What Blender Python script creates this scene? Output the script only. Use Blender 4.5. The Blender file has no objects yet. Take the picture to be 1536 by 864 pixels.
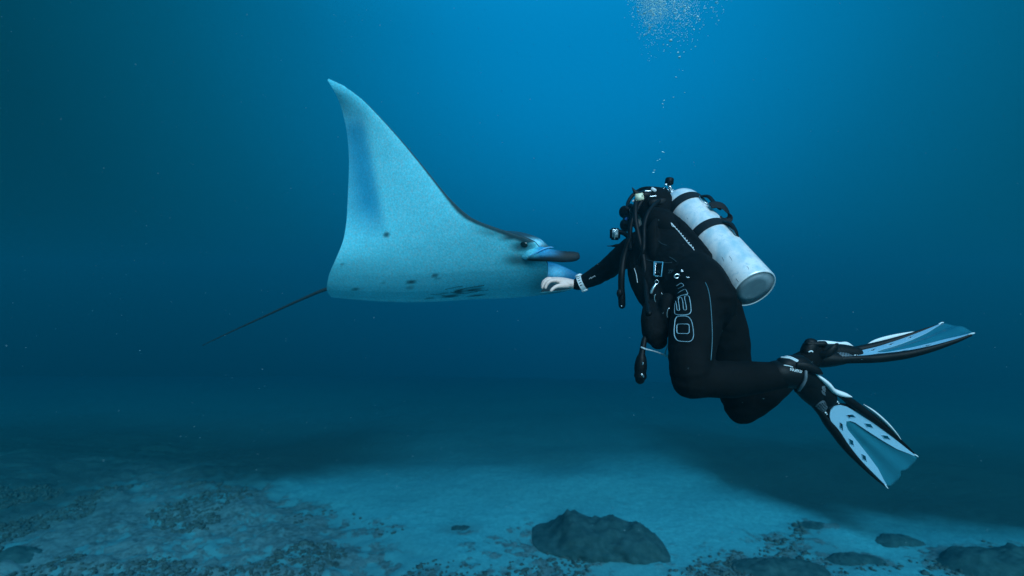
import bpy, bmesh, math, random
from mathutils import Vector, Matrix, noise
from mathutils.bvhtree import BVHTree
import numpy as np
random.seed(7)
R = math.radians
sc = bpy.context.scene
col = sc.collection

# ------------------------------------------------------------------ camera
CZ = 4.0                      # camera height above the sand
F = 768.0                     # focal length in photograph pixels (1536 wide)
cam_d = bpy.data.cameras.new('camera')
cam = bpy.data.objects.new('camera', cam_d); col.objects.link(cam)
cam.location = (0, 0, CZ); cam.rotation_euler = (R(90), 0, 0)
cam_d.sensor_width = 36; cam_d.lens = 18; cam_d.clip_start = .05; cam_d.clip_end = 1500
cam_d.dof.use_dof = True; cam_d.dof.focus_distance = 2.35; cam_d.dof.aperture_fstop = 1.7
sc.camera = cam

# ------------------------------------------------------------------ the light of the open water
w = bpy.data.worlds.new('World'); sc.world = w; w.use_nodes = True
nt = w.node_tree; nt.nodes.clear()
N = nt.nodes.new; L = nt.links.new
tc = N('ShaderNodeTexCoord')
dp = N('ShaderNodeVectorMath'); dp.operation = 'DOT_PRODUCT'
GLOW = Vector((math.sin(R(9))*math.cos(R(30)), math.cos(R(9))*math.cos(R(30)), math.sin(R(30))))
dp.inputs[1].default_value = GLOW
L(tc.outputs['Generated'], dp.inputs[0])
mr = N('ShaderNodeMapRange'); mr.inputs['From Min'].default_value = -1; mr.inputs['From Max'].default_value = 1
L(dp.outputs['Value'], mr.inputs['Value'])
cr = N('ShaderNodeValToRGB'); cr.color_ramp.interpolation = 'B_SPLINE'
WR = [(0.0, (.000, .016, .024)), (.50, (.000, .018, .026)), (.70, (.000, .020, .032)), (.82, (.000, .040, .068)),
      (.89, (.000, .088, .160)), (.94, (.000, .135, .28)), (.975, (.000, .20, .44)), (1.0, (.000, .26, .60))]
el = cr.color_ramp.elements
el[0].position = WR[0][0]; el[0].color = (*WR[0][1], 1)
el[1].position = WR[-1][0]; el[1].color = (*WR[-1][1], 1)
for p, c in WR[1:-1]:
    e = el.new(p); e.color = (*c, 1)
L(mr.outputs['Result'], cr.inputs['Fac'])
bg = N('ShaderNodeBackground'); bg.inputs['Strength'].default_value = 1.0
sx = N('ShaderNodeSeparateXYZ'); L(tc.outputs['Generated'], sx.inputs[0])          # the bright window of the surface overhead
mz = N('ShaderNodeMapRange'); mz.interpolation_type = 'SMOOTHSTEP'; mz.inputs['From Min'].default_value = .42; mz.inputs['From Max'].default_value = 1
L(sx.outputs['Z'], mz.inputs['Value'])
ov = N('ShaderNodeMix'); ov.data_type = 'RGBA'; ov.blend_type = 'ADD'; ov.inputs['B'].default_value = (.03, .40, .80, 1)
L(mz.outputs['Result'], ov.inputs['Factor']); L(cr.outputs['Color'], ov.inputs['A'])
L(ov.outputs['Result'], bg.inputs['Color'])
wo = N('ShaderNodeOutputWorld'); L(bg.outputs[0], wo.inputs['Surface'])

sun_d = bpy.data.lights.new('sun', 'SUN'); sun = bpy.data.objects.new('sun', sun_d); col.objects.link(sun)
sun_d.energy = 5.0; sun_d.angle = R(38); sun_d.color = (1.0, .76, .90)
# light comes from high up, behind the camera's right shoulder
sdir = Vector((.20, -.72, .50)).normalized()
sun.rotation_euler = sdir.to_track_quat('Z', 'Y').to_euler(); sun.location = (2, -3, 9)

vs = sc.view_settings
vs.view_transform = 'Standard'; vs.look = 'None'; vs.exposure = 0; vs.gamma = 1; vs.use_curve_mapping = False
sc.cycles.volume_bounces = 0; sc.cycles.max_bounces = 6
sc.cycles.use_denoising = True

# ------------------------------------------------------------------ helpers
def P(px, py, d):             # a place in the water: photo direction and distance
    return Vector(((px-768)/F*d, d, CZ+(432-py)/F*d))

def tag(o, label=None, cat=None, group=None, kind=None):
    if label: o['label'] = label
    if cat: o['category'] = cat
    if group: o['group'] = group
    if kind: o['kind'] = kind
    return o

def empty(name, loc, label, cat, group=None):
    o = bpy.data.objects.new(name, None); col.objects.link(o); o.location = loc
    o.empty_display_size = .05
    return tag(o, label, cat, group)

def link(name, me, mats, parent=None, smooth=True):
    o = bpy.data.objects.new(name, me); col.objects.link(o)
    for m in (mats if isinstance(mats, (list, tuple)) else [mats]):
        me.materials.append(m)
    if smooth:
        me.polygons.foreach_set('use_smooth', [True]*len(me.polygons))
    if parent:
        o.parent = parent
        o.matrix_parent_inverse = Matrix.Translation(-parent.location) if parent.type == 'EMPTY' and parent.rotation_euler[:] == (0, 0, 0) else parent.matrix_basis.inverted()
        if parent.type != 'EMPTY': o.matrix_parent_inverse = Matrix.Identity(4)
    return o

def finish(name, bm, mats, parent=None, smooth=True):
    bmesh.ops.recalc_face_normals(bm, faces=bm.faces)
    me = bpy.data.meshes.new(name); bm.to_mesh(me); bm.free()
    return link(name, me, mats, parent, smooth)

def catmull(keys, n):
    ks = [np.array(k, float) for k in keys]
    if len(ks) < 3 or n <= 1:
        out = []
        for a, b in zip(ks[:-1], ks[1:]):
            for i in range(max(n, 1)): out.append(a+(b-a)*i/max(n, 1))
        return out+[ks[-1]]
    ks = [2*ks[0]-ks[1]]+ks+[2*ks[-1]-ks[-2]]
    out = []
    for i in range(1, len(ks)-2):
        p0, p1, p2, p3 = ks[i-1:i+3]
        for j in range(n):
            t = j/n
            out.append(.5*((2*p1)+(-p0+p2)*t+(2*p0-5*p1+4*p2-p3)*t*t+(-p0+3*p1-3*p2+p3)*t**3))
    return out+[ks[-2]]

def loft(bm, pts, ra, rb, hint=None, seg=14, round_ends=True, sq=1.0, mat=0):
    """sweep an ellipse (ra along hint, rb across) through pts, closed ends"""
    m = len(pts); rings = []
    T = []
    for i in range(m):
        a = pts[max(0, i-1)]; b = pts[min(m-1, i+1)]
        T.append((b-a).normalized())
    if hint is None:
        h = Vector((0, 0, 1)) if abs(T[0].z) < .9 else Vector((1, 0, 0))
    else: h = hint[0] if isinstance(hint, list) else hint
    frames = []
    for i in range(m):
        hh = hint[i] if isinstance(hint, list) else (hint if hint is not None else h)
        u = (hh-T[i]*hh.dot(T[i]))
        if u.length < 1e-4: u = T[i].orthogonal()
        u.normalize(); v = T[i].cross(u).normalized()
        if hint is None: h = u
        frames.append((u, v))
    specs = []
    if round_ends:
        r0 = min(ra[0], rb[0])
        for th in (80, 55, 28):
            specs.append((pts[0]-T[0]*r0*math.sin(R(th)), frames[0], ra[0]*math.cos(R(th)), rb[0]*math.cos(R(th))))
    for i in range(m): specs.append((pts[i], frames[i], ra[i], rb[i]))
    if round_ends:
        r1 = min(ra[-1], rb[-1])
        for th in (28, 55, 80):
            specs.append((pts[-1]+T[-1]*r1*math.sin(R(th)), frames[-1], ra[-1]*math.cos(R(th)), rb[-1]*math.cos(R(th))))
    for c, (u, v), a, b in specs:
        ring = []
        for k in range(seg):
            th = 2*math.pi*k/seg
            cx, sx = math.cos(th), math.sin(th)
            if sq != 1.0:
                cx = math.copysign(abs(cx)**sq, cx); sx = math.copysign(abs(sx)**sq, sx)
            ring.append(bm.verts.new(c+u*(a*cx)+v*(b*sx)))
        rings.append(ring)
    for r0, r1 in zip(rings[:-1], rings[1:]):
        for k in range(seg):
            f = bm.faces.new((r0[k], r0[(k+1) % seg], r1[(k+1) % seg], r1[k])); f.material_index = mat
    f = bm.faces.new(rings[0][::-1]); f.material_index = mat
    f = bm.faces.new(rings[-1]); f.material_index = mat

def chain(bm, keys, hint=None, n=5, seg=14, **kw):
    """keys (px, py, depth, ra[, rb])"""
    ks = [(*P(k[0], k[1], k[2]), k[3], k[4] if len(k) > 4 else k[3]) for k in keys]
    o = catmull(ks, n)
    loft(bm, [Vector(q[:3]) for q in o], [max(q[3], 1e-4) for q in o], [max(q[4], 1e-4) for q in o], hint, seg, **kw)

def wchain(bm, keys, hint=None, n=5, seg=14, **kw):
    """keys (Vector, ra[, rb]) in world or local coordinates"""
    ks = [(*k[0], k[1], k[2] if len(k) > 2 else k[1]) for k in keys]
    o = catmull(ks, n)
    loft(bm, [Vector(q[:3]) for q in o], [max(q[3], 1e-4) for q in o], [max(q[4], 1e-4) for q in o], hint, seg, **kw)

def ell(bm, c, axes, radii, seg=18, rings=12, mat=0):
    A = Matrix((axes[0], axes[1], axes[2])).transposed()
    M = Matrix.Translation(c) @ A.to_4x4() @ Matrix.Diagonal((*radii, 1))
    r = bmesh.ops.create_uvsphere(bm, u_segments=seg, v_segments=rings, radius=1, matrix=M)
    for v in r['verts']:
        for f in v.link_faces: f.material_index = mat

def box(bm, c, axes, size, bevel=0, mat=0):
    A = Matrix((axes[0], axes[1], axes[2])).transposed()
    M = Matrix.Translation(c) @ A.to_4x4() @ Matrix.Diagonal((*size, 1))
    r = bmesh.ops.create_cube(bm, size=1, matrix=M)
    if bevel:
        es = list({e for v in r['verts'] for e in v.link_edges})
        bmesh.ops.bevel(bm, geom=es, offset=bevel, segments=2, affect='EDGES')
    for f in bm.faces:
        pass
    return r

def frame_from(z, xh):
    z = z.normalized(); x = (xh-z*xh.dot(z)).normalized(); y = z.cross(x)
    return x, y, z

def cyl(bm, a, b, r0, r1=None, seg=20):
    r1 = r0 if r1 is None else r1
    loft(bm, [a, a+(b-a)*.5, b], [r0, (r0+r1)/2, r1], [r0, (r0+r1)/2, r1], None, seg, round_ends=False)

def remesh(bm, voxel, smooth=4, fac=.5):
    """weld overlapping volumes into one continuous skin"""
    bmesh.ops.recalc_face_normals(bm, faces=bm.faces)
    me = bpy.data.meshes.new('tmp'); bm.to_mesh(me); bm.free()
    o = bpy.data.objects.new('tmp', me); col.objects.link(o)
    m = o.modifiers.new('r', 'REMESH'); m.mode = 'VOXEL'; m.voxel_size = voxel
    if smooth:
        s = o.modifiers.new('s', 'SMOOTH'); s.iterations = smooth; s.factor = fac
    dg = bpy.context.evaluated_depsgraph_get()
    out = bpy.data.meshes.new_from_object(o.evaluated_get(dg))
    bpy.data.objects.remove(o); bpy.data.meshes.remove(me)
    return out

def jitter(me_, fn):
    """push every vertex along its normal by fn(position)"""
    n = len(me_.vertices); co = np.empty(n*3); no = np.empty(n*3)
    me_.vertices.foreach_get('co', co); me_.vertex_normals.foreach_get('vector', no)
    co = co.reshape(-1, 3); no = no.reshape(-1, 3)
    k = np.array([fn(Vector(c)) for c in co])
    me_.vertices.foreach_set('co', (co+no*k[:, None]).ravel()); me_.update()

def mesh_bvh(*objs):
    vs_, fs = [], []
    for o in objs:
        b = len(vs_); me = o.data
        mw = o.matrix_world if o.parent is None else Matrix.Identity(4)
        vs_ += [v.co.copy() for v in me.vertices]
        fs += [[i+b for i in p.vertices] for p in me.polygons]
    return BVHTree.FromPolygons(vs_, fs)

CAMP = Vector((0, 0, CZ))
def surf(bvh, px, py, lift=.002, back=2.3):
    """the point on a surface seen in a photo direction, lifted off along its normal"""
    d = (P(px, py, 1)-CAMP).normalized()
    h = bvh.ray_cast(CAMP, d)
    if h[0] is None:          # just past the outline: settle on the nearest skin
        g = bvh.find_nearest(CAMP+d*(back/d.y)); return g[0]+g[1]*lift, g[1]
    n = h[1] if h[1].dot(d) < 0 else -h[1]
    return h[0]+n*lift, n

def line_on(bm, bvh, pix, r, lift=.001, n=3, closed=False, seg=6):
    pts = catmull(pix+([pix[0]] if closed else []), n) if n > 1 else [np.array(p, float) for p in pix+([pix[0]] if closed else [])]
    S = [surf(bvh, p[0], p[1], lift) for p in pts]
    q = [s[0] for s in S]
    # drop doubles
    keep = [q[0]]
    med = sorted(a.y for a in q)[len(q)//2]
    q = [a for a in q if abs(a.y-med) < .14] or q[:1]      # a print never leaves its surface
    keep = [q[0]]
    for a in q[1:]:
        if (a-keep[-1]).length > 1e-4: keep.append(a)
    if len(keep) > 1:
        loft(bm, keep, [r]*len(keep), [r*.6]*len(keep), None, seg)

# ------------------------------------------------------------------ materials
def mat(name, base, rough=.6, metal=0, spec=.5, noise_amt=0, noise_scale=20, dark=None, bump=0, bump_scale=80, coat=0, trans=0):
    m = bpy.data.materials.new(name); m.use_nodes = True
    t = m.node_tree; b = t.nodes['Principled BSDF']
    b.inputs['Base Color'].default_value = (*base, 1); b.inputs['Roughness'].default_value = rough
    b.inputs['Metallic'].default_value = metal; b.inputs['Specular IOR Level'].default_value = spec
    if coat: b.inputs['Coat Weight'].default_value = coat
    tcn = t.nodes.new('ShaderNodeTexCoord')
    if noise_amt:
        n = t.nodes.new('ShaderNodeTexNoise'); n.inputs['Scale'].default_value = noise_scale
        n.inputs['Detail'].default_value = 6; t.links.new(tcn.outputs['Object'], n.inputs['Vector'])
        r = t.nodes.new('ShaderNodeMapRange'); r.inputs['From Min'].default_value = .35; r.inputs['From Max'].default_value = .7
        r.inputs['To Max'].default_value = noise_amt
        t.links.new(n.outputs['Fac'], r.inputs['Value'])
        x = t.nodes.new('ShaderNodeMix'); x.data_type = 'RGBA'
        x.inputs['A'].default_value = (*base, 1); x.inputs['B'].default_value = (*(dark or [c*.5 for c in base]), 1)
        t.links.new(r.outputs['Result'], x.inputs['Factor']); t.links.new(x.outputs['Result'], b.inputs['Base Color'])
    if bump:
        n = t.nodes.new('ShaderNodeTexNoise'); n.inputs['Scale'].default_value = bump_scale; n.inputs['Detail'].default_value = 5
        t.links.new(tcn.outputs['Object'], n.inputs['Vector'])
        bp = t.nodes.new('ShaderNodeBump'); bp.inputs['Strength'].default_value = bump; bp.inputs['Distance'].default_value = .01
        t.links.new(n.outputs['Fac'], bp.inputs['Height']); t.links.new(bp.outputs['Normal'], b.inputs['Normal'])
    if trans:
        tr = t.nodes.new('ShaderNodeBsdfTransparent'); mx = t.nodes.new('ShaderNodeMixShader'); mx.inputs[0].default_value = trans
        t.links.new(b.outputs[0], mx.inputs[1]); t.links.new(tr.outputs[0], mx.inputs[2])
        t.links.new(mx.outputs[0], t.nodes['Material Output'].inputs['Surface'])
    return m

M_suit = mat('neoprene', (.003, .0035, .004), .8, noise_amt=.6, noise_scale=14, dark=(.006, .007, .008), bump=.3, bump_scale=26, spec=.08)
M_fab = mat('vest_fabric', (.003, .0035, .004), .8, noise_amt=.7, noise_scale=30, dark=(.008, .009, .010), bump=.3, bump_scale=60, spec=.09)
M_web = mat('webbing', (.008, .010, .012), .6, bump=.4, bump_scale=300, spec=.2)
M_rub = mat('black_rubber', (.004, .005, .006), .5, spec=.15, bump=.08, bump_scale=90)
M_grey = mat('grey_rubber', (.10, .13, .15), .5, noise_amt=.5, noise_scale=60)
M_white = mat('white_plastic', (.86, .88, .88), .35, noise_amt=.35, noise_scale=25, dark=(.62, .68, .7))
M_print = mat('pale_print', (.30, .50, .58), .5)
M_printw = mat('white_print', (.70, .78, .80), .5)
M_dimprint = mat('dim_print', (.045, .08, .09), .5)
M_pipe = mat('blue_piping', (.06, .20, .25), .5)
M_steel = mat('polished_steel', (.80, .84, .86), .22, metal=.9)
M_skin = mat('skin', (.88, .62, .54), .5, noise_amt=.5, noise_scale=60, dark=(.74, .47, .40), bump=.15, bump_scale=140)
M_glass = mat('mask_glass', (.02, .05, .06), .05, spec=.8)
M_cream = mat('cream_plastic', (.85, .86, .62), .5, noise_amt=.3, noise_scale=90)
M_channel = mat('fin_channel', (.26, .48, .62), .4, noise_amt=.6, noise_scale=260, dark=(.36, .58, .70))
M_blade = mat('fin_membrane', (.015, .16, .22), .3, noise_amt=.5, noise_scale=9, dark=(.01, .12, .17), trans=.10)
M_blue = mat('blue_trim', (.10, .38, .52), .4)

def tank_mat():
    m = mat('painted_tank', (.70, .74, .76), .38, metal=.25, bump=.06, bump_scale=30)
    t = m.node_tree; b = t.nodes['Principled BSDF']
    tcn = t.nodes.new('ShaderNodeTexCoord')
    def nz(scale, det, lo, hi, vec=None, rough=.5):
        n = t.nodes.new('ShaderNodeTexNoise'); n.inputs['Scale'].default_value = scale; n.inputs['Detail'].default_value = det; n.inputs['Roughness'].default_value = rough
        t.links.new(vec or tcn.outputs['Object'], n.inputs['Vector'])
        r = t.nodes.new('ShaderNodeMapRange'); r.inputs['From Min'].default_value = lo; r.inputs['From Max'].default_value = hi
        t.links.new(n.outputs['Fac'], r.inputs['Value']); return r.outputs['Result']
    mp = t.nodes.new('ShaderNodeMapping'); mp.inputs['Scale'].default_value = (5, 5, .6)
    t.links.new(tcn.outputs['Object'], mp.inputs['Vector'])
    prev = (.92, .90, .88)
    def mix(fac, a, c):
        x = t.nodes.new('ShaderNodeMix'); x.data_type = 'RGBA'
        t.links.new(fac, x.inputs['Factor'])
        if isinstance(a, tuple): x.inputs['A'].default_value = (*a, 1)
        else: t.links.new(a, x.inputs['A'])
        x.inputs['B'].default_value = (*c, 1); return x.outputs['Result']
    c = mix(nz(4, 6, .42, .66, mp.outputs['Vector']), prev, (.50, .68, .74))      # streaky grime along the cylinder
    c = mix(nz(60, 8, .52, .72), c, (.66, .74, .78))         # speckle
    c = mix(nz(22, 10, .63, .67, None, .72), c, (.20, .24, .26))  # chips and scratches
    t.links.new(c, b.inputs['Base Color'])
    return m
M_tank = tank_mat()

# ------------------------------------------------------------------ the seabed
def sm(a, b, x):
    t = min(1, max(0, (x-a)/(b-a))); return t*t*(3-2*t)
EX = [-60, -11.9, -6.5, -3.5, -1, 2, 4.2, 5.1, 5.6, 6.6, 8.0, 12, 60]
EY = [12.0, 11.4, 10.3, 10.2, 10.2, 10.4, 10.3, 10.0, 9.1, 8.9, 8.45, 7.5, 6.5]
def ground_z(x, y):
    e = float(np.interp(x, EX, EY)) + .55*noise.noise(Vector((x*.35, 3, 0))) + .25*noise.noise(Vector((x*1.3, 9, 0)))
    z = .16*noise.noise(Vector((x*.25, y*.25, 1))) + .07*noise.noise(Vector((x*.8, y*.8, 4)))
    rub = sm(.5, -3.5, x+1.0*(y-7.5))         # coral rubble to the left
    z += rub*(.10*abs(noise.noise(Vector((x*1.6, y*1.6, 7)))) + .05*noise.noise(Vector((x*4.2, y*4.2, 2))) + .03*noise.noise(Vector((x*9, y*9, 6))))
    z += .015*noise.noise(Vector((x*5, y*5, 12)))
    drop = max(0, y-e)
    z -= .14*drop*drop/(drop+2.5) if drop > 0 else 0       # the bottom falls away gently into the blue
    return z
def axis_pts(lo, hi, fine_lo, fine_hi, step, grow):
    a = list(np.arange(fine_lo, fine_hi, step)); s = step; x = a[-1]
    while x < hi: s *= grow; x += s; a.append(min(x, hi))
    s = step; x = a[0]; pre = []
    while x > lo: s *= grow; x -= s; pre.append(max(x, lo))
    return pre[::-1]+a
gx = axis_pts(-60, 60, -9.5, 9.5, .055, 1.12); gy = axis_pts(-12, 62, 6.2, 13.5, .055, 1.12)
verts = [(x, y, ground_z(x, y)) for y in gy for x in gx]
nx = len(gx)
faces = [(j*nx+i, j*nx+i+1, (j+1)*nx+i+1, (j+1)*nx+i) for j in range(len(gy)-1) for i in range(nx-1)]
me = bpy.data.meshes.new('seabed'); me.from_pydata(verts, [], faces)

def seabed_mat():
    m = bpy.data.materials.new('sand_and_rubble'); m.use_nodes = True
    t = m.node_tree; b = t.nodes['Principled BSDF']; b.inputs['Roughness'].default_value = .95; b.inputs['Specular IOR Level'].default_value = .1
    tcn = t.nodes.new('ShaderNodeTexCoord'); Lk = t.links.new
    def nz(scale, det, lo, hi, rough=.55, dist=0, off=0, vec=None):
        src = vec or tcn.outputs['Object']
        mp = t.nodes.new('ShaderNodeMapping'); mp.inputs['Location'].default_value = (off, off*.7, 0); Lk(src, mp.inputs['Vector'])
        n = t.nodes.new('ShaderNodeTexNoise'); n.inputs['Scale'].default_value = scale; n.inputs['Detail'].default_value = det
        n.inputs['Roughness'].default_value = rough; n.inputs['Distortion'].default_value = dist
        Lk(mp.outputs['Vector'], n.inputs['Vector'])
        r = t.nodes.new('ShaderNodeMapRange'); r.inputs['From Min'].default_value = lo; r.inputs['From Max'].default_value = hi
        Lk(n.outputs['Fac'], r.inputs['Value']); return r.outputs['Result'], n.outputs['Fac']
    def ma(op, a, c):
        x = t.nodes.new('ShaderNodeMath'); x.operation = op; x.use_clamp = op in ('MULTIPLY', 'ADD') and False
        for k, v in enumerate((a, c)):
            if isinstance(v, (int, float)): x.inputs[k].default_value = v
            else: Lk(v, x.inputs[k])
        return x.outputs[0]
    def mix(fac, a, c):
        x = t.nodes.new('ShaderNodeMix'); x.data_type = 'RGBA'; Lk(fac, x.inputs['Factor'])
        for s, v in (('A', a), ('B', c)):
            if isinstance(v, tuple): x.inputs[s].default_value = (*v, 1)
            else: Lk(v, x.inputs[s])
        return x.outputs['Result']
    at = t.nodes.new('ShaderNodeAttribute'); at.attribute_name = 'cover'   # where rubble and algae grow
    big, _ = nz(.9, 8, .40, .60, .6, .4)
    mid, _ = nz(3.2, 10, .42, .56, .68, .3, 5)
    fine, ff = nz(14, 8, .38, .62, .65, 0, 9)
    sand = mix(fine, (.12, .30, .33), (.17, .39, .42))
    ba = t.nodes.new('ShaderNodeAttribute'); ba.attribute_name = 'cover'
    rs = t.nodes.new('ShaderNodeMapRange'); rs.inputs['From Min'].default_value = .1; rs.inputs['From Max'].default_value = .6
    Lk(ba.outputs['Fac'], rs.inputs['Value']); sand = mix(rs.outputs['Result'], sand, (.15, .26, .28))
    tint, _ = nz(1.4, 4, .4, .65, .5, 0, 21)
    rubc = mix(tint, (.11, .095, .10), (.20, .18, .185))
    rubc = mix(fine, rubc, (.25, .24, .25))
    # rubble patches: where cover attribute + broken noise exceeds a threshold
    s = ma('ADD', at.outputs['Fac'], ma('MULTIPLY', ma('SUBTRACT', mid, .5), .55))
    s = ma('ADD', s, ma('MULTIPLY', ma('SUBTRACT', big, .5), .35))
    r = t.nodes.new('ShaderNodeMapRange'); r.inputs['From Min'].default_value = .42; r.inputs['From Max'].default_value = .62
    Lk(s, r.inputs['Value'])
    c = mix(r.outputs['Result'], sand, rubc)
    fa = t.nodes.new('ShaderNodeAttribute'); fa.attribute_name = 'haze_film'     # sand's fade into haze painted in, plus dark growth towards the edge
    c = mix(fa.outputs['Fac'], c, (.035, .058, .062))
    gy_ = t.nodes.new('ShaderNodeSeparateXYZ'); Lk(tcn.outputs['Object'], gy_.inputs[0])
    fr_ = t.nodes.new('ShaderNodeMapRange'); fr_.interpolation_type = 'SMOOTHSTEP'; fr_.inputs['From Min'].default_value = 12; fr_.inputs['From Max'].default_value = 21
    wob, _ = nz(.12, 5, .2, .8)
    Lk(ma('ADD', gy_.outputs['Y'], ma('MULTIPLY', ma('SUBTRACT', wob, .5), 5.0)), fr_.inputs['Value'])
    c = mix(fr_.outputs['Result'], c, (.050, .100, .112))         # haze painted onto the far plain so it merges with the water
    Lk(c, b.inputs['Base Color'])
    bp = t.nodes.new('ShaderNodeBump'); bp.inputs['Strength'].default_value = .6; bp.inputs['Distance'].default_value = .04
    h = ma('ADD', ma('MULTIPLY', ff, .5), ma('MULTIPLY', r.outputs['Result'], ma('MULTIPLY', mid, .5)))
    Lk(h, bp.inputs['Height']); Lk(bp.outputs['Normal'], b.inputs['Normal'])
    return m
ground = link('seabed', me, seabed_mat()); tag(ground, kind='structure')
ca = me.attributes.new('cover', 'FLOAT', 'POINT')
ROCKS = [(1.05, 7.95, 1.15), (4.6, 8.08, .6), (5.04, 7.5, .5), (3.7, 7.18, .9), (7.1, 7.3, 1.2), (5.1, 8.7, .45), (-.85, 8.5, .35), (-7.3, 7.55, .5)]
def cover(x, y):
    px = 768+x/y*F if y > 3 else (0 if x < 0 else 1500); 
    c = (.75-.22*sm(8.6, 7.2, y))*sm(.4, -2.8, x+1.2*(y-7.5)) + .05
    c -= .30*sm(8.2, 10.6, y)*sm(-8.5, -5.5, x)        # cleaner sand towards the drop-off
    c += .42*math.exp(-((x-3.1)/.8)**2-((y-6.95)/.35)**2) + .36*math.exp(-((x-.9)/1.3)**2-((y-7.0)/.28)**2)
    c += .5*sm(6.6, 8.2, x+.5*(7.4-y)) * sm(8.6, 7.3, y)
    for (rx, ry, rw) in ROCKS:          # broken bits gather round each rock
        dd = math.hypot((x-rx)/rw, (y-ry)/(rw*.6))
        if dd < 2.2: c += .42*math.exp(-(dd/1.15)**4)
    return max(0, min(1, c))
ca.data.foreach_set('value', [cover(v[0], v[1]) for v in verts])
def haze_film(x, y):
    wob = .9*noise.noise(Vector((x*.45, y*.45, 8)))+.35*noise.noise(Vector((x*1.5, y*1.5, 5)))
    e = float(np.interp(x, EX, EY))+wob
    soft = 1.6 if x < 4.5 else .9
    mid_ = sm(-5.0, -1.5, x)*sm(5.2, 3.2, x)       # weaker haze fade in the middle, darker growth to both sides
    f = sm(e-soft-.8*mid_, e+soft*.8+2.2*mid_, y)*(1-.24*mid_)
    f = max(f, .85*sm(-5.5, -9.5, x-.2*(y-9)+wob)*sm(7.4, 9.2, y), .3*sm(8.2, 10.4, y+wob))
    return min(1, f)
fa = me.attributes.new('haze_film', 'FLOAT', 'POINT'); fa.data.foreach_set('value', [haze_film(v[0], v[1]) for v in verts])

M_reef = mat('reef_rock', (.036, .062, .068), .95, noise_amt=1, noise_scale=9, dark=(.075, .10, .105), bump=.8, bump_scale=22, spec=.1)
M_rubble = mat('coral_rubble', (.08, .07, .07), .95, noise_amt=1, noise_scale=5, dark=(.13, .12, .12), bump=.6, bump_scale=40, spec=.1)

def rock(name, base, prof, depth, label, seed, lean=0):
    """a boulder from its skyline: prof = [(x, height)] across, depth = half depth"""
    bm = bmesh.new()
    bmesh.ops.create_icosphere(bm, subdivisions=5, radius=1)
    xs = [p[0] for p in prof]; hs = [p[1] for p in prof]; x0, x1 = xs[0], xs[-1]
    for v in bm.verts:
        u = (v.co.x+1)/2; x = x0+(x1-x0)*u
        h = float(np.interp(x, xs, hs))
        r = max(1e-3, math.sqrt(max(0, 1-v.co.x**2)))
        y = v.co.y/r if r > 1e-3 else 0; z = v.co.z/r if r > 1e-3 else 0
        q = Vector((x, y*depth*(r**.45)+lean*x, (z*h*(r**.15) if z > 0 else z*.12)))
        nn = Vector((x*2.2+seed, q.y*2.2, q.z*2.2))
        k = noise.noise(nn)*.11+noise.noise(nn*2.3)*.07+noise.noise(nn*5.1)*.05+noise.noise(nn*11)*.032+noise.noise(nn*23)*.018
        d = Vector((0, y, max(z, 0)+.2)).normalized()
        v.co = q+d*k*min(1, h*2.5+.15)
    me_ = bpy.data.meshes.new(name); bmesh.ops.recalc_face_normals(bm, faces=bm.faces); bm.to_mesh(me_); bm.free()
    o = link(name, me_, M_reef); o.location = (base[0], base[1], ground_z(base[0], base[1])-.03)
    return tag(o, label, 'rock')
def gp(px, py):        # a point on the sand floor
    d = CZ*F/(py-432); return ((px-768)/F*d, d)
bx, by = gp(900, 818)
rock('boulder', (bx, by+.1), [(-1.05, .02), (-.85, .09), (-.6, .22), (-.42, .37), (-.3, .35), (0, .33), (.35, .36), (.62, .36), (.78, .26), (.95, .08), (1.02, .02)], .62,
     'large dark coral boulder alone on the bright sand below the diver', 3, -.22)
for q in [((1345, 812), .45, .10, .22, 'low dark rock on the sand, straight below the tip of the lower fin', 11),
          ((1285, 842), .40, .08, .20, 'low dark rock with a small knob, between two other rocks on the sand', 17),
          ((1165, 860), .72, .15, .30, 'broad dark rock at the bottom edge, right of the large boulder', 23),
          ((1515, 852), 1.0, .28, .40, 'dark rock mass in the bottom right corner', 31),
          ((1222, 786), .36, .06, .2, 'faint small rock far out on the sand, near the drop-off', 37),
          ((690, 792), .26, .06, .14, 'small dark rock on the sand left of the large boulder', 41),
          ((22, 838), .42, .13, .22, 'small dark rock in the rubble at the bottom left corner', 47)]:
    x, y = gp(*q[0]); hw, h = q[1], q[2]
    rock('rock', (x, y), [(-hw, .02), (-.7*hw, .6*h), (-.2*hw, h), (.3*hw, .85*h), (.75*hw, .5*h), (hw, .02)], q[3], q[4], q[5])

# loose coral rubble, nobody could count it
rb = bmesh.new()
proto_rocks = []
for k in range(6):
    b_ = bmesh.new(); bmesh.ops.create_icosphere(b_, subdivisions=1, radius=1)
    vs2 = []
    for v in b_.verts:
        s = 1+.35*noise.noise(v.co*1.3+Vector((k*7, 0, 0)))
        vs2.append(v.co*s)
    fs2 = [[v.index for v in f.verts] for f in b_.faces]; b_.free()
    proto_rocks.append((vs2, fs2))
V, Fc = [], []
cnt = 0
while cnt < 3600:
    y = random.uniform(6.9, 10.2); x = random.uniform(-y*1.02, 7.5)
    c = cover(x, y)
    if random.random() > max(0, c-.16)*1.3: continue
    if noise.noise(Vector((x*.8, y*.8, 5))) < .0: continue
    s = random.uniform(.010, .032)*(1.7 if random.random() < .06 else 1)
    M = Matrix.Translation((x, y, ground_z(x, y)+s*.15)) @ Matrix.Rotation(random.uniform(0, 6.3), 4, 'Z') @ Matrix.Rotation(random.uniform(-.5, .5), 4, 'X') @ Matrix.Diagonal((s*random.uniform(.8, 1.8), s*random.uniform(.6, 1.2), s*random.uniform(.4, .9), 1))
    pv, pf = random.choice(proto_rocks); b0 = len(V)
    V += [M @ v for v in pv]; Fc += [[i+b0 for i in f] for f in pf]; cnt += 1
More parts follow.
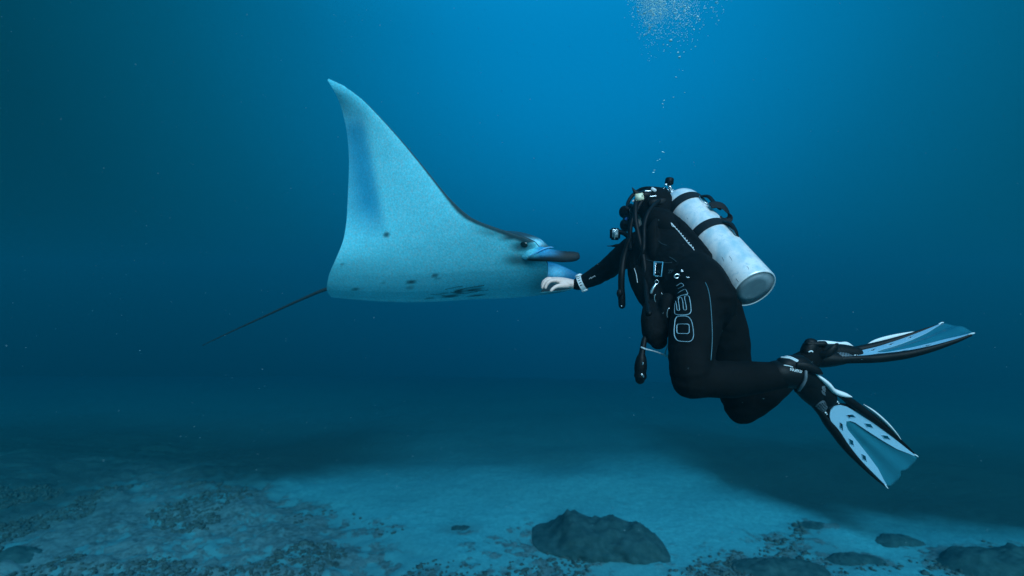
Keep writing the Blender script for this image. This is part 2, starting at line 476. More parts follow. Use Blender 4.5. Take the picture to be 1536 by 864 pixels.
rm = bpy.data.meshes.new('coral_rubble'); rm.from_pydata([tuple(v) for v in V], [], Fc)
tag(link('coral_rubble', rm, M_rubble), 'broken coral rubble strewn over the sand at the left', 'rubble', kind='stuff')

# ------------------------------------------------------------------ manta ray
TT = [0, .1, .2, .3, .4, .5, .6, .7, .8, .9, .96, 1]
TEp = [(497, 446), (489, 436), (493, 412), (504, 388), (515, 362), (520, 333), (522, 290), (524, 242), (521, 198), (511, 156), (502, 137), (491, 120)]
LEp = [(811, 438), (820, 424), (823, 398), (806, 362), (752, 345), (706, 328), (672, 296), (634, 248), (597, 204), (556, 160), (528, 134), (493, 118)]
OFF = [.0, -.21, -.35, -.44, -.49, -.52, -.54, -.55, -.56, -.58, -.59, -.60]
THK = [.27, .26, .23, .17, .11, .075, .055, .042, .032, .022, .016, .006]
def ip(t, arr): return float(np.interp(t, TT, arr))
def dch(px): return 4.15+(px-490)*(3.38-4.15)/330
def smooth_ip(t, arr, h=.035):
    return (ip(max(0, t-h), arr)+2*ip(t, arr)+ip(min(1, t+h), arr))/4 if .02 < t < .97 else ip(t, arr)
def OFFS(t): return sum(ip(max(0, min(1, t+k*.03)), OFF) for k in (-3, -2, -1, 0, 1, 2, 3))/7
NS, NC = 110, 120
FW = (P(820, 440, dch(820))-P(490, 440, dch(490))); FW.z = 0; FW.normalize()
LW = Vector((-FW.y, FW.x, 0))
if LW.y < 0: LW = -LW
ts = [(i/NS) for i in range(NS+1)]
cs = [.5-.5*math.cos(math.pi*j/NC) for j in range(NC+1)]
near, pxs = [], []
for t in ts:
    a = (smooth_ip(t, [p[0] for p in TEp]), smooth_ip(t, [p[1] for p in TEp])); b = (smooth_ip(t, [p[0] for p in LEp]), smooth_ip(t, [p[1] for p in LEp]))
    row, prow = [], []
    for c in cs:
        px = a[0]+(b[0]-a[0])*c; py = a[1]+(b[1]-a[1])*c
        if t < .3: py += (1-t/.3)*(5*math.sin(math.pi*min(1, c*1.5))-0*c)
        # trailing part of the wing hollows away, the tip curls back
        d = dch(px)+(OFFS(t))+.10*sm(.25, .6, t)*(1-c)**2*(1-sm(.85, 1, t))
        row.append(P(px, py, d)); prow.append((px, py))
    near.append(row); pxs.append(prow)
# far wing, mirrored along the back and raised less
s_acc = [0.0]
mid = NC//2
for i in range(1, NS+1):
    s_acc.append(s_acc[-1]+(near[i][mid]-near[i-1][mid]-FW*(near[i][mid]-near[i-1][mid]).dot(FW)).length)
far = []
for i, t in enumerate(ts):
    ylat = sum(math.cos(R(4+26*sm(0, .8, ts[k])))*(s_acc[k]-s_acc[k-1]) for k in range(1, i+1))
    zup = sum(math.sin(R(4+26*sm(0, .8, ts[k])))*(s_acc[k]-s_acc[k-1]) for k in range(1, i+1))
    row = []
    for j in range(NC+1):
        q = near[i][j]; m0 = near[0][min(NC, j)]
        base = m0+FW*((q-m0).dot(FW)); base.z = near[0][j].z
        row.append(base+LW*ylat*.92+Vector((0, 0, 1))*zup*.9)
    far.append(row)
allrows = [(far[i], -ts[i], i) for i in range(NS, 0, -1)]+[(near[i], ts[i], i) for i in range(NS+1)]
G = [r[0] for r in allrows]; nr = len(G)
def naca(x): return 2*5*(.2969*math.sqrt(max(x, 0))-.126*x-.3516*x*x+.2843*x**3-.1036*x**4)*.5
bm = bmesh.new()
lay = bm.verts.layers.float_color.new('pigment_shade')
PALE = Vector((.165, .84, .99)); DARK = Vector((.012, .036, .046))
spots = [(581, 352, 5, 4, .85), (655, 409, 4, 3, .8), (659, 413, 3, 2, .6), (619, 419, 8, 2.6, .9), (617, 427, 6, 2.5, .5), (514, 396, 3, 2, .6), (534, 432, 6, 2, .7),
         (577, 421, 4, 1.6, .35), (677, 437, 13, 2.0, .9), (690, 430, 8, 3.2, .9), (712, 427, 15, 1.9, .85), (716, 435.5, 15, 1.5, .8), (646, 441, 8, 1.4, .6), (668, 433, 8, 1.2, .6)]
def pigment_shade(px, py, t, c):
    v = 0.0
    for sx, sy, rx, ry, k in spots:
        q = ((px-sx)/rx)**2+((py-sy-(px-sx)*-.12)/ry)**2
        v = max(v, k*math.exp(-q*q*.9))
    # dark shoulder above the eye, blotch behind the mouth, chin
    v = max(v, .95*sm(362, 355, py)*sm(742, 768, px)*sm(826, 806, px), .5*sm(352+.1*(px-700), 345+.1*(px-700), py)*sm(700, 740, px))
    v = max(v, .80*math.exp(-(((px-783)/25)**2+((py-387-(px-782)*.02)/9)**2)**1.3))
    v = max(v, .62*math.exp(-(((px-818)/28)**2+((py-424)/20)**2)))
    v = max(v, .85*math.exp(-(((px-785)/17)**2+((py-367.5)/8.5)**2)**1.5))
    # rim of the leading edge and wing tip
    if t > .3: v = max(v, sm(.965-.045*sm(.65, .5, t), .99-.02*sm(.65, .5, t), c)*.95)
    base = PALE.copy()
    # shade in the wing's hollow, painted as a greyer trailing zone
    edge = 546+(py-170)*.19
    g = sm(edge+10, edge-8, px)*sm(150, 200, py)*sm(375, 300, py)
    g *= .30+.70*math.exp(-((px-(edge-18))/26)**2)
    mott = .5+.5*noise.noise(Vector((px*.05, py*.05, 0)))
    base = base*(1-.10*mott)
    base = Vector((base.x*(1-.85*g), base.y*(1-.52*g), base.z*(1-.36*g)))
    if py < 175:
        k = sm(190, 130, py)*.45; base = Vector((base.x*(1-.7*k), base.y*(1-.12*k), base.z))
    r_ = base*(1-v)+DARK*v
    return (r_.x, r_.y, r_.z, 1)
lower, upper = [], []
for a, (row, t, i) in enumerate(allrows):
    lo, up = [], []
    for j in range(NC+1):
        p = row[j]
        di = G[min(nr-1, a+1)][j]-G[max(0, a-1)][j]; dj = row[min(NC, j+1)]-row[max(0, j-1)]
        n = dj.cross(di)
        if n.length < 1e-9: n = Vector((0, 1, .3))
        n.normalize()
        if n.dot(Vector((0, .45, 1)) if t < .25 else Vector((0, 1, .2))) < 0: n = -n
        lo.append(n)
    vl, vu = [], []
    for j in range(NC+1):
        x = 1-cs[j]; th = ip(abs(t), THK)*naca(x)
        n = lo[j]
        px, py = pxs[i][j]
        if j in (0, NC):
            v = bm.verts.new(row[j]); v[lay] = (*(DARK*.9), 1); vl.append(v); vu.append(v); continue
        v1 = bm.verts.new(row[j]-n*th*.30); v1[lay] = pigment_shade(px, py, abs(t), cs[j])
        v2 = bm.verts.new(row[j]+n*th*.85); v2[lay] = (*DARK, 1)
        vl.append(v1); vu.append(v2)
    lower.append(vl); upper.append(vu)
for a in range(nr-1):
    for j in range(NC):
        for grid in (lower, upper):
            q = [grid[a][j], grid[a][j+1], grid[a+1][j+1], grid[a+1][j]]
            q = list(dict.fromkeys(q))
            if len(q) >= 3:
                try: bm.faces.new(q)
                except ValueError: pass
for e_ in (0, nr-1):
    for j in range(NC):
        q = list(dict.fromkeys([lower[e_][j], lower[e_][j+1], upper[e_][j+1], upper[e_][j]]))
        if len(q) >= 3:
            try: bm.faces.new(q)
            except ValueError: pass
def paint(bm, n0, fn):
    bm.verts.ensure_lookup_table()
    for v in bm.verts[n0:]:
        v[lay] = (*fn(v.co), 1)
def topx(co): return 768+co.x/co.y*F, 432-(co.z-CZ)/co.y*F
n0 = len(bm.verts)      # tail
chain(bm, [(545, 430, 3.93, .012), (520, 432, 3.98, .016, .013), (492, 433, 4.02, .014, .011), (450, 450, 4.12, .011), (400, 473, 4.25, .009), (350, 496, 4.4, .006), (312, 514, 4.5, .004), (304, 518, 4.52, .004)], n=8, seg=8)
paint(bm, n0, lambda c: DARK)
n0 = len(bm.verts)      # near head lobe, rolled, dark underneath with a pale inner face
chain(bm, [(776, 381, 3.10, .010, .006), (786, 382, 3.06, .026, .012), (796, 382, 3.02, .038, .020), (810, 381, 2.99, .045, .022), (826, 383, 2.97, .038, .018), (846, 385, 2.96, .034, .017), (861, 384.5, 2.96, .030, .015), (867, 383.5, 2.96, .022, .010)], hint=Vector((0, .25, 1)), n=6, seg=18)
def lobe(c):
    px, py = topx(c)
    k = sm(387, 380, py)*sm(850, 812, px)
    q_ = DARK*.45*(1-k)+Vector((.02, .30, .56))*k
    ck = sm(387, 382, py+8*sm(794, 786, px)*-1)*sm(812, 798, px)
    return q_*(1-ck)+Vector((.12, .66, .80))*ck
paint(bm, n0, lobe)
n0 = len(bm.verts)      # pale lip edge where the lobe curls over
chain(bm, [(794, 384, 2.99, .002), (804, 379, 2.965, .003), (814, 374, 2.96, .0035), (823, 371, 2.965, .0035), (830, 371, 2.97, .0015)], n=5, seg=8)
paint(bm, n0, lambda c: Vector((.12, .52, .85)))
n0 = len(bm.verts)      # head between the eyes: rounded brow and mouth
chain(bm, [(742, 366, 3.40, .088, .12), (775, 366, 3.28, .080, .12), (800, 369, 3.2, .060, .09), (818, 376, 3.16, .035, .05)], hint=Vector((0, 0, 1)), n=6, seg=20)
def brow(c):
    px, py = topx(c)
    v = .95*sm(356+(px-760)*.10, 350+(px-760)*.22, py)
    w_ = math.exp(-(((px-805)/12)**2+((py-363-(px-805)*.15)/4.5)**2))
    base = Vector((.08, .40, .58))*(1-v)+DARK*v
    k = math.exp(-(((px-783)/15)**2+((py-368)/8)**2)**1.5)
    base = base*(1-.8*k)+DARK*.8*k
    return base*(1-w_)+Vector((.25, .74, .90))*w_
paint(bm, n0, brow)
n0 = len(bm.verts)      # far head lobe, seen past the open mouth
chain(bm, [(806, 408, 3.62, .07, .03), (826, 408, 3.56, .066, .026), (846, 412, 3.5, .05, .02), (866, 418, 3.46, .03, .014), (872, 421, 3.45, .012, .008)], hint=Vector((0, .2, 1)), n=5, seg=14)
def flobe(c):
    px, py = topx(c)
    k = math.exp(-(((px-834)/14)**2+((py-409)/8)**2))
    return Vector((.0, .13, .28))*(1-k)+Vector((.16, .70, .98))*k
paint(bm, n0, flobe)
M_manta = bpy.data.materials.new('manta_skin'); M_manta.use_nodes = True
t = M_manta.node_tree; b = t.nodes['Principled BSDF']; b.inputs['Roughness'].default_value = .6; b.inputs['Specular IOR Level'].default_value = .25
at = t.nodes.new('ShaderNodeAttribute'); at.attribute_name = 'pigment_shade'
tcn = t.nodes.new('ShaderNodeTexCoord')
n1 = t.nodes.new('ShaderNodeTexNoise'); n1.inputs['Scale'].default_value = 75; n1.inputs['Detail'].default_value = 7; n1.inputs['Roughness'].default_value = .75
t.links.new(tcn.outputs['Object'], n1.inputs['Vector'])
mr = t.nodes.new('ShaderNodeMapRange'); mr.inputs['From Min'].default_value = .40; mr.inputs['From Max'].default_value = .62; mr.inputs['To Min'].default_value = .80; mr.inputs['To Max'].default_value = 1.10
t.links.new(n1.outputs['Fac'], mr.inputs['Value'])
mx = t.nodes.new('ShaderNodeVectorMath'); mx.operation = 'SCALE'
t.links.new(at.outputs['Color'], mx.inputs[0]); t.links.new(mr.outputs['Result'], mx.inputs['Scale'])
n2 = t.nodes.new('ShaderNodeTexNoise'); n2.inputs['Scale'].default_value = 58; n2.inputs['Detail'].default_value = 5; n2.inputs['Roughness'].default_value = .7
t.links.new(tcn.outputs['Object'], n2.inputs['Vector'])
m2 = t.nodes.new('ShaderNodeMapRange'); m2.inputs['From Min'].default_value = .48; m2.inputs['From Max'].default_value = .62; m2.inputs['To Max'].default_value = .55
t.links.new(n2.outputs['Fac'], m2.inputs['Value'])
gr = t.nodes.new('ShaderNodeMix'); gr.data_type = 'RGBA'; gr.blend_type = 'MULTIPLY'; gr.inputs['B'].default_value = (2.6, .93, .86, 1)   # greyish freckles in the pale skin
t.links.new(m2.outputs['Result'], gr.inputs['Factor']); t.links.new(mx.outputs[0], gr.inputs['A'])
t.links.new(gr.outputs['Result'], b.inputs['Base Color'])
bp = t.nodes.new('ShaderNodeBump'); bp.inputs['Strength'].default_value = .25; bp.inputs['Distance'].default_value = .01
t.links.new(n1.outputs['Fac'], bp.inputs['Height']); t.links.new(bp.outputs['Normal'], b.inputs['Normal'])
manta = finish('manta_ray', bm, M_manta)
tag(manta, 'pale-bellied manta ray with one wing raised high, close to the diver\'s bare hand', 'manta ray')
mb = mesh_bvh(manta)
bm = bmesh.new()
q, n = surf(mb, 786, 367, -.006)
ax = frame_from(n, Vector((1, 0, -.1)))
ell(bm, q, ax, (.026, .019, .013))
eye = finish('eye', bm, mat('manta_eye', (.006, .012, .012), .15, spec=.6), manta)
for (pl, w_) in [([(682, 437), (700, 432), (726, 428)], .004), ([(676, 438), (694, 440), (716, 437)], .0035), ([(668, 434), (682, 431), (694, 429)], .003), ([(702, 436), (716, 436), (732, 435)], .003), ([(646, 441), (658, 442), (668, 443)], .003)]:
    bm = bmesh.new(); line_on(bm, mb, pl, w_, lift=-.001, n=5)
    finish('gill_slit', bm, mat('gill', (.02, .035, .04), .8), manta)

# ------------------------------------------------------------------ the diver's body
AX = Vector((.221, -.723, -.655)).normalized()      # down along the spine
LAT = Vector((.41, -.54, .73)); LAT = (LAT-AX*LAT.dot(AX)).normalized()   # towards the near (left) shoulder
BK = AX.cross(LAT).normalized()
if BK.x < 0: BK = -BK                                # out of the back, towards the tank
def limbs(bm, g, suit=True):
    """g = growth of every radius"""
    chain(bm, [(983, 345, 2.62, .06+g, .06+g), (978, 356, 2.60, .11+g, .08+g), (984, 368, 2.55, .145+g, .10+g), (999, 388, 2.46, .145+g, .10+g), (1019, 412, 2.34, .14+g, .10+g),
               (1040, 436, 2.2, .150+g, .11+g), (1054, 462, 2.13, .15+g, .11+g)], hint=LAT, n=5, seg=24)
    # legs
    chain(bm, [(1052, 448, 2.12, .098+g), (1043, 485, 2.04, .094+g), (1038, 520, 1.98, .084+g), (1035, 552, 1.93, .070+g), (1036, 569, 1.92, .064+g)], seg=20)
    chain(bm, [(1036, 569, 1.92, .064+g), (1062, 569, 1.93, .060+g), (1090, 569, 1.945, .064+g), (1125, 567, 1.96, .057+g), (1160, 564, 1.97, .047+g), (1184, 562, 1.98, .042+g)], seg=20)
    chain(bm, [(1072, 462, 2.24, .105+g), (1086, 505, 2.27, .098+g), (1093, 545, 2.3, .088+g), (1106, 590, 2.32, .072+g), (1113, 612, 2.32, .066+g)], seg=20)
    chain(bm, [(1113, 612, 2.32, .064+g), (1128, 603, 2.32, .066+g), (1150, 585, 2.31, .068+g), (1180, 562, 2.3, .056+g), (1210, 541, 2.29, .044+g), (1222, 533, 2.29, .042+g)], seg=20)
    # near arm folded behind the small of the back
    chain(bm, [(984, 330, 2.50, .058+g), (997, 338, 2.47, .056+g), (1024, 368, 2.40, .053+g), (1051, 402, 2.33, .048+g), (1062, 418, 2.31, .044+g)], seg=16)
    chain(bm, [(1062, 418, 2.31, .044+g), (1064, 426, 2.37, .043+g), (1062, 434, 2.46, .036+g), (1056, 438, 2.54, .029+g)], seg=14)
    # far arm reaching out
    chain(bm, [(962, 372, 2.60, .085+g), (942, 381, 2.66, .066+g), (928, 390, 2.74, .056+g), (910, 404, 2.82, .050+g), (890, 416, 2.88, .043+g), (876, 423, 2.905, .034+g), (866, 426.5, 2.915, .028+g, .032+g)], seg=18)
# head frame
HC = P(979, 318, 2.63)
HF = Vector((-.86, .46, -.16)).normalized(); HU = Vector((.0, 0, 1)); HU = (HU-HF*HU.dot(HF)).normalized(); HR = HF.cross(HU).normalized()
def Hd(f, r, u): return HC+HF*f+HR*r+HU*u
hax = (HF, HR, HU)
def head(bm, g):
    ell(bm, Hd(-.01, 0, .02), hax, (.098+g, .078+g, .100+g))
    ell(bm, Hd(.025, 0, -.045), hax, (.066+g, .056+g, .068+g))
    wchain(bm, [(Hd(-.02, 0, -.03), .058+g), (P(983, 350, 2.6), .064+g)], n=4)
body = bmesh.new(); limbs(body, 0); head(body, 0)
ell(body, Hd(.095, 0, -.028), hax, (.020, .013, .018))                 # nose
ell(body, Hd(.083, 0, -.066), hax, (.014, .024, .008))                 # lips
ell(body, Hd(.080, 0, -.098), hax, (.018, .022, .018))                 # chin
for s in (-1, 1):
    ell(body, Hd(-.012, s*.078, -.018), hax, (.018, .006, .030))       # ears
    ell(body, Hd(.082, s*.030, .014), hax, (.012, .018, .007))         # brow
# the bare right hand: palm, four bent fingers of different lengths, thumb
chain(body, [(868, 427, 2.915, .027, .030), (858, 426, 2.92, .027, .033), (848, 423.5, 2.925, .026, .040), (838, 421.5, 2.93, .023, .043), (830, 420, 2.935, .018, .042)], hint=Vector((0, 0, 1)), seg=18)
fing = [[(833, 420.5, 2.895, .0115), (825, 422, 2.885, .0108), (820, 427, 2.882, .0098), (818.2, 431.5, 2.882, .0088)],
        [(832, 419, 2.918, .0118), (822, 419.5, 2.912, .011), (816, 425, 2.91, .010), (813.6, 431.5, 2.91, .0088)],
        [(831, 419, 2.942, .0112), (822, 418, 2.946, .0105), (815.5, 422.5, 2.948, .0095), (813, 428.5, 2.95, .0085)],
        [(832, 419.5, 2.966, .0100), (824, 417.5, 2.975, .0092), (818, 420.5, 2.982, .0085), (815.5, 425, 2.985, .0076)]]
for f_ in fing: chain(body, f_, n=4, seg=10)
chain(body, [(851, 428, 2.90, .017), (842, 428.5, 2.882, .0145), (834, 430, 2.868, .0115), (829, 433.5, 2.862, .0098), (826.5, 436, 2.86, .0085)], n=4, seg=10)
# the hidden left hand behind the back
chain(body, [(1056, 438, 2.54, .028), (1050, 440, 2.60, .020, .036), (1046, 441, 2.64, .016, .036)], seg=12)
for k in range(4):
    chain(body, [(1047, 437+3*k, 2.63, .010), (1043, 437+3.2*k, 2.68-.004*k, .009), (1040, 439+3.2*k, 2.71-.006*k, .008)], n=3, seg=8)
chain(body, [(1053, 434, 2.57, .013), (1048, 430, 2.61, .011), (1046, 429, 2.635, .009)], n=3, seg=8)
me_b = remesh(body, .0042, 2, .4)
person = empty('person', P(1052, 455, 2.15), 'scuba diver in black wetsuit reaching a bare hand to the manta ray', 'person')
person_body = link('body', me_b, [M_skin], person)
suit = bmesh.new(); limbs(suit, .007)
# boots are thicker; wrap the glove round the hidden hand
chain(suit, [(1056, 438, 2.54, .034), (1050, 440, 2.60, .027, .043), (1044, 442, 2.66, .024, .043), (1041, 443, 2.70, .018, .036)], seg=12)
me_s = remesh(suit, .0065, 5, .5)
# neoprene folds at the joints
kn = [(P(1036, 560, 1.95), .16, (1, .2, 3)), (P(1108, 600, 2.3), .15, (1, 1, 1)), (P(1058, 407, 2.31), .14, (1, 1, 1)), (P(910, 404, 2.82), .13, (1, 1, 1)), (P(1060, 470, 2.1), .2, (1, 1, 1))]
def folds(co):
    k = .002*noise.noise(co*22)
    for c, r, _ in kn:
        dd = (co-c).length
        if dd < r: k += .010*(1-dd/r)*noise.noise(Vector((co.x*18, co.y*18, co.z*46)))
    return k
jitter(me_s, folds)
wetsuit = link('wetsuit', me_s, [M_suit], person)
hood = bmesh.new(); head(hood, .008)
wchain(hood, [(P(983, 350, 2.6), .075), (P(986, 362, 2.55), .10)], n=3)
mh = remesh(hood, .006, 4, .5)
bm = bmesh.new(); bm.from_mesh(mh)      # face opening
dl = [v for v in bm.verts if (v.co-HC).dot(HF) > .045 and abs((v.co-HC).dot(HR)) < .058 and -.10 < (v.co-HC).dot(HU) < .065]
bmesh.ops.delete(bm, geom=dl, context='VERTS')
hood_o = finish('hood', bm, M_suit, person)
for s in (-1, 1):
    bm = bmesh.new(); ell(bm, Hd(.078, s*.030, -.002), hax, (.012, .013, .011))
    finish('eye', bm, mat('eyeball', (.75, .75, .72), .2, noise_amt=0), person)
sb = mesh_bvh(wetsuit)

# boots
def boot(keys, extra):
    bm = bmesh.new(); chain(bm, keys, seg=20)
    for k in extra: chain(bm, k, seg=14)
    return finish('boot', bm, M_rub, person)
boot_near = boot([(1168, 560, 1.968, .052), (1186, 561, 1.975, .054), (1200, 564, 1.985, .052), (1212, 572, 1.99, .045, .042), (1226, 584, 2.0, .042, .034), (1244, 600, 2.02, .034, .026)],
     [[(1178, 549, 1.965, .038), (1198, 546, 1.97, .036), (1212, 551, 1.975, .024)], [(1196, 585, 1.985, .012), (1204, 590, 1.99, .010)]])
boot_far = boot([(1214, 538, 2.29, .050), (1226, 533, 2.3, .050), (1240, 531, 2.30, .046, .040), (1262, 530, 2.30, .042, .032), (1285, 531, 2.3, .032, .026)],
     [[(1212, 528, 2.28, .034, .030), (1216, 519, 2.28, .034, .026), (1217, 514, 2.28, .030, .020)], [(1212, 516, 2.27, .012), (1236, 516, 2.27, .014)]])
nb = mesh_bvh(boot_near); fb = mesh_bvh(boot_far)
def text_on(name, txt, bvh, cx, cy, size, ang, m, parent, lift=.0015, extrude=.0008, flip=False):
    """lettering laid on a surface; size = letter height in photo pixels"""
    cu = bpy.data.curves.new('t', 'FONT'); cu.body = txt; cu.align_x = 'CENTER'; cu.align_y = 'CENTER'; cu.size = 1; cu.resolution_u = 3
    o = bpy.data.objects.new('t', cu); col.objects.link(o)
    dg = bpy.context.evaluated_depsgraph_get(); me_ = bpy.data.meshes.new_from_object(o.evaluated_get(dg))
    bpy.data.objects.remove(o)
    ca_, sa = math.cos(R(ang)), math.sin(R(ang))
    for v in me_.vertices:
        x, y = v.co.x*size*1.35, v.co.y*size*1.35
        px = cx+x*ca_+y*sa; py = cy+x*sa-y*ca_
        v.co = surf(bvh, px, py, lift)[0]
    me_.name = name
    return link(name, me_, m, parent, False)
text_on('boot_lettering', 'mares', nb, 1193, 556.5, 5.6, 192, M_printw, boot_near, lift=.0035)
bm = bmesh.new(); line_on(bm, nb, [(1172, 536.5), (1184, 537.5), (1196, 543)], .0035); line_on(bm, nb, [(1173, 534.5), (1185, 535.5), (1197, 541)], .0026)
finish('reflective_stripe', bm, M_printw, boot_near)
bm = bmesh.new(); line_on(bm, nb, [(1176, 548), (1184, 549), (1189, 551)], .0018)
finish('boot_mark', bm, M_printw, boot_near)
bm = bmesh.new(); line_on(bm, nb, [(1208, 556), (1207, 570), (1199, 583)], .012, lift=.002); 
finish('ankle_band', bm, M_grey, boot_near)
bm = bmesh.new(); line_on(bm, fb, [(1213, 528), (1217, 526.5), (1219, 528)], .003)
finish('boot_mark', bm, M_printw, boot_far)

# leg lettering (outlined letters running up the thigh) and side seam
def rr(x0, y0, x1, y1, r, skew=0):
    pts = []
    for cx, cy, a0 in ((x1-r, y0+r, -90), (x1-r, y1-r, 0), (x0+r, y1-r, 90), (x0+r, y0+r, 180)):
        for a in (0, 30, 60, 90):
            pts.append((cx+r*math.cos(R(a0+a))+skew*(cy-y0), cy+r*math.sin(R(a0+a))))
    return pts
bm = bmesh.new()
lw = .0016
line_on(bm, sb, [(1016, 475), (1024, 474.2), (1031, 475), (1036, 479.5), (1038.5, 487), (1040, 497), (1040, 505), (1037.5, 510.5), (1033, 512.5), (1024, 512.2), (1017, 511), (1012.8, 506), (1011.5, 498), (1012.2, 487), (1013.2, 479)], lw, closed=True)
line_on(bm, sb, rr(1015.5, 486.3, 1033.8, 500.5, 3.2), lw, closed=True, n=2)
finish('leg_lettering', bm, M_print, wetsuit)
bm = bmesh.new()
line_on(bm, sb, [(1012.5, 455), (1012, 466), (1012.8, 471), (1017, 472.3), (1026, 472.6), (1033, 471.5), (1036.3, 468), (1036.5, 462), (1035, 450), (1033.5, 444.5), (1031, 443.8), (1027.5, 444.5), (1027.2, 449), (1028.8, 456), (1029.8, 464.4), (1025.6, 464.6), (1024.6, 455), (1023, 448), (1021, 446.3), (1018, 448), (1018, 453), (1019.6, 465), (1016, 465.5), (1015, 458), (1013.6, 452)], lw, n=2)
finish('leg_lettering', bm, M_print, wetsuit)
bm = bmesh.new()
line_on(bm, sb, [(1016.5, 447), (1022, 443.5), (1031.5, 441.5), (1030.5, 438), (1028.5, 434.5), (1023, 436), (1017, 440)], lw, n=2)
line_on(bm, sb, [(1015, 429), (1020, 425.8), (1023, 425.3), (1025.8, 428.6), (1022, 431), (1017.5, 433.5)], lw, n=2)
finish('leg_lettering', bm, M_print, wetsuit)
bm = bmesh.new(); line_on(bm, sb, [(1058, 424), (1062, 434), (1065, 450), (1067, 475), (1068, 500), (1067.5, 520), (1066, 540)], .0021, n=5)
finish('piping', bm, M_pipe, wetsuit)
bm = bmesh.new(); line_on(bm, sb, [(928, 366), (930, 359), (936, 352), (943, 347.5), (951, 344.5)], .0026, n=4)
line_on(bm, sb, [(930, 367), (934, 359), (941, 353), (949, 349.5), (956, 347.5)], .0030, n=4)
finish('piping', bm, M_pipe, wetsuit)
bm = bmesh.new()
for a in ([(884, 418.5), (886.5, 416), (887, 418), (889, 415.2)], [(889.5, 416), (892, 413.5), (893, 414.8)]):
    line_on(bm, sb, a, .0018, n=1)
finish('sleeve_mark', bm, M_printw, wetsuit)

# ------------------------------------------------------------------ tank
TB = P(1131, 434, 2.15); TT_ = P(1017, 302, 2.66)
ta = (TT_-TB).normalized(); TL = (TT_-TB).length; TR = .0985
tx, ty, _ = frame_from(ta, Vector((0, -1, 0)))
def TP(s, rx=0, ry=0): return TB+ta*s+tx*rx+ty*ry
tank = empty('scuba_tank', TB, 'scratched white scuba tank strapped to the diver\'s back', 'tank')
def revolve(bm, prof, seg=48):
    rings = []
    for s, r in prof:
        rings.append([bm.verts.new(TP(s, r*math.cos(2*math.pi*k/seg), r*math.sin(2*math.pi*k/seg))) for k in range(seg)])
    for a, b_ in zip(rings[:-1], rings[1:]):
        for k in range(seg): bm.faces.new((a[k], a[(k+1) % seg], b_[(k+1) % seg], b_[k]))
    bm.faces.new(rings[0][::-1]); bm.faces.new(rings[-1])
bm = bmesh.new()
revolve(bm, [(.004, TR*.90), (.0, TR*.93), (0, TR*.965), (.003, TR*.99), (.008, TR), (.1, TR), (.25, TR), (.4, TR), (TL-.075, TR), (TL-.05, TR*.985), (TL-.03, TR*.94), (TL-.01, TR*.85), (TL+.010, TR*.70), (TL+.026, TR*.50), (TL+.036, TR*.30), (TL+.05, TR*.24)])
cylo = finish('cylinder', bm, M_tank, tank)
tkb = mesh_bvh(cylo)
for pix in ([(1083, 386), (1085, 389), (1086, 392)], [(1094, 384), (1096, 387), (1097, 388.5), (1098, 391)], [(1014, 298), (1018, 297), (1020, 295)], [(1031, 327), (1032, 328)], [(1104, 418), (1108, 423)], [(1062, 372), (1063, 374.5)], [(1120, 400), (1122, 401), (1123, 404)]):
    bm = bmesh.new(); line_on(bm, tkb, pix, .0011, lift=.0001, n=3, seg=5); finish('scratch', bm, M_grey, cylo)
bm = bmesh.new(); revolve(bm, [(-.0005, TR*.905), (.003, TR*.91), (.0042, TR*.88)], 48)
M_base = mat('tank_base', (.16, .24, .27), .6, noise_amt=.6, noise_scale=40, dark=(.11, .17, .20))
bpob = bmesh.new(); revolve(bpob, [(.0015, TR*.90), (.001, TR*.5), (.0008, TR*.1)], 48)
bm.free(); finish('base_plate', bpob, M_base, tank)
bm = bmesh.new()
cyl(bm, TP(TL+.045), TP(TL+.085), .016)
V0 = TP(TL+.075)
cyl(bm, V0, P(1003.5, 277, V0.y-.01), .009)
box(bm, V0, (tx, ty, ta), (.038, .034, .04), .004)
finish('valve', bm, M_steel, tank)
bm = bmesh.new(); kn_ = P(1003.5, 277, V0.y-.01); kd = (P(1005, 265, V0.y-.01)-kn_).normalized()
k2 = kn_+kd*.036
loft(bm, [kn_, kn_+kd*.006, kn_+kd*.03, k2], [.017, .0225, .0225, .018], [.017, .0225, .0225, .018], None, 9, round_ends=False)
finish('valve_knob', bm, M_rub, tank)

# ------------------------------------------------------------------ buoyancy vest
vest = empty('buoyancy_vest', P(1010, 420, 2.35), 'black buoyancy vest with steel rings worn round the diver\'s torso', 'diving vest')
bm = bmesh.new()
# torso shell
chain(bm, [(982, 362, 2.56, .135, .105), (998, 386, 2.46, .155, .115), (1016, 411, 2.34, .155, .118), (1030, 428, 2.25, .150, .115)], hint=LAT, n=5, seg=24)
chain(bm, [(962, 366, 2.56, .05, .05), (964, 385, 2.52, .09, .075), (972, 415, 2.42, .10, .078), (984, 440, 2.32, .09, .07), (992, 458, 2.25, .07, .05)], hint=LAT, n=5, seg=18)
# back bladder towards the tank
wchain(bm, [(TP(TL-.14)-BK*.15-LAT*.05, .05, .03), (TP(TL-.30)-BK*.14-LAT*.05, .07, .03), (TP(.18)-BK*.14-LAT*.05, .07, .03)], hint=LAT, n=5, seg=18)
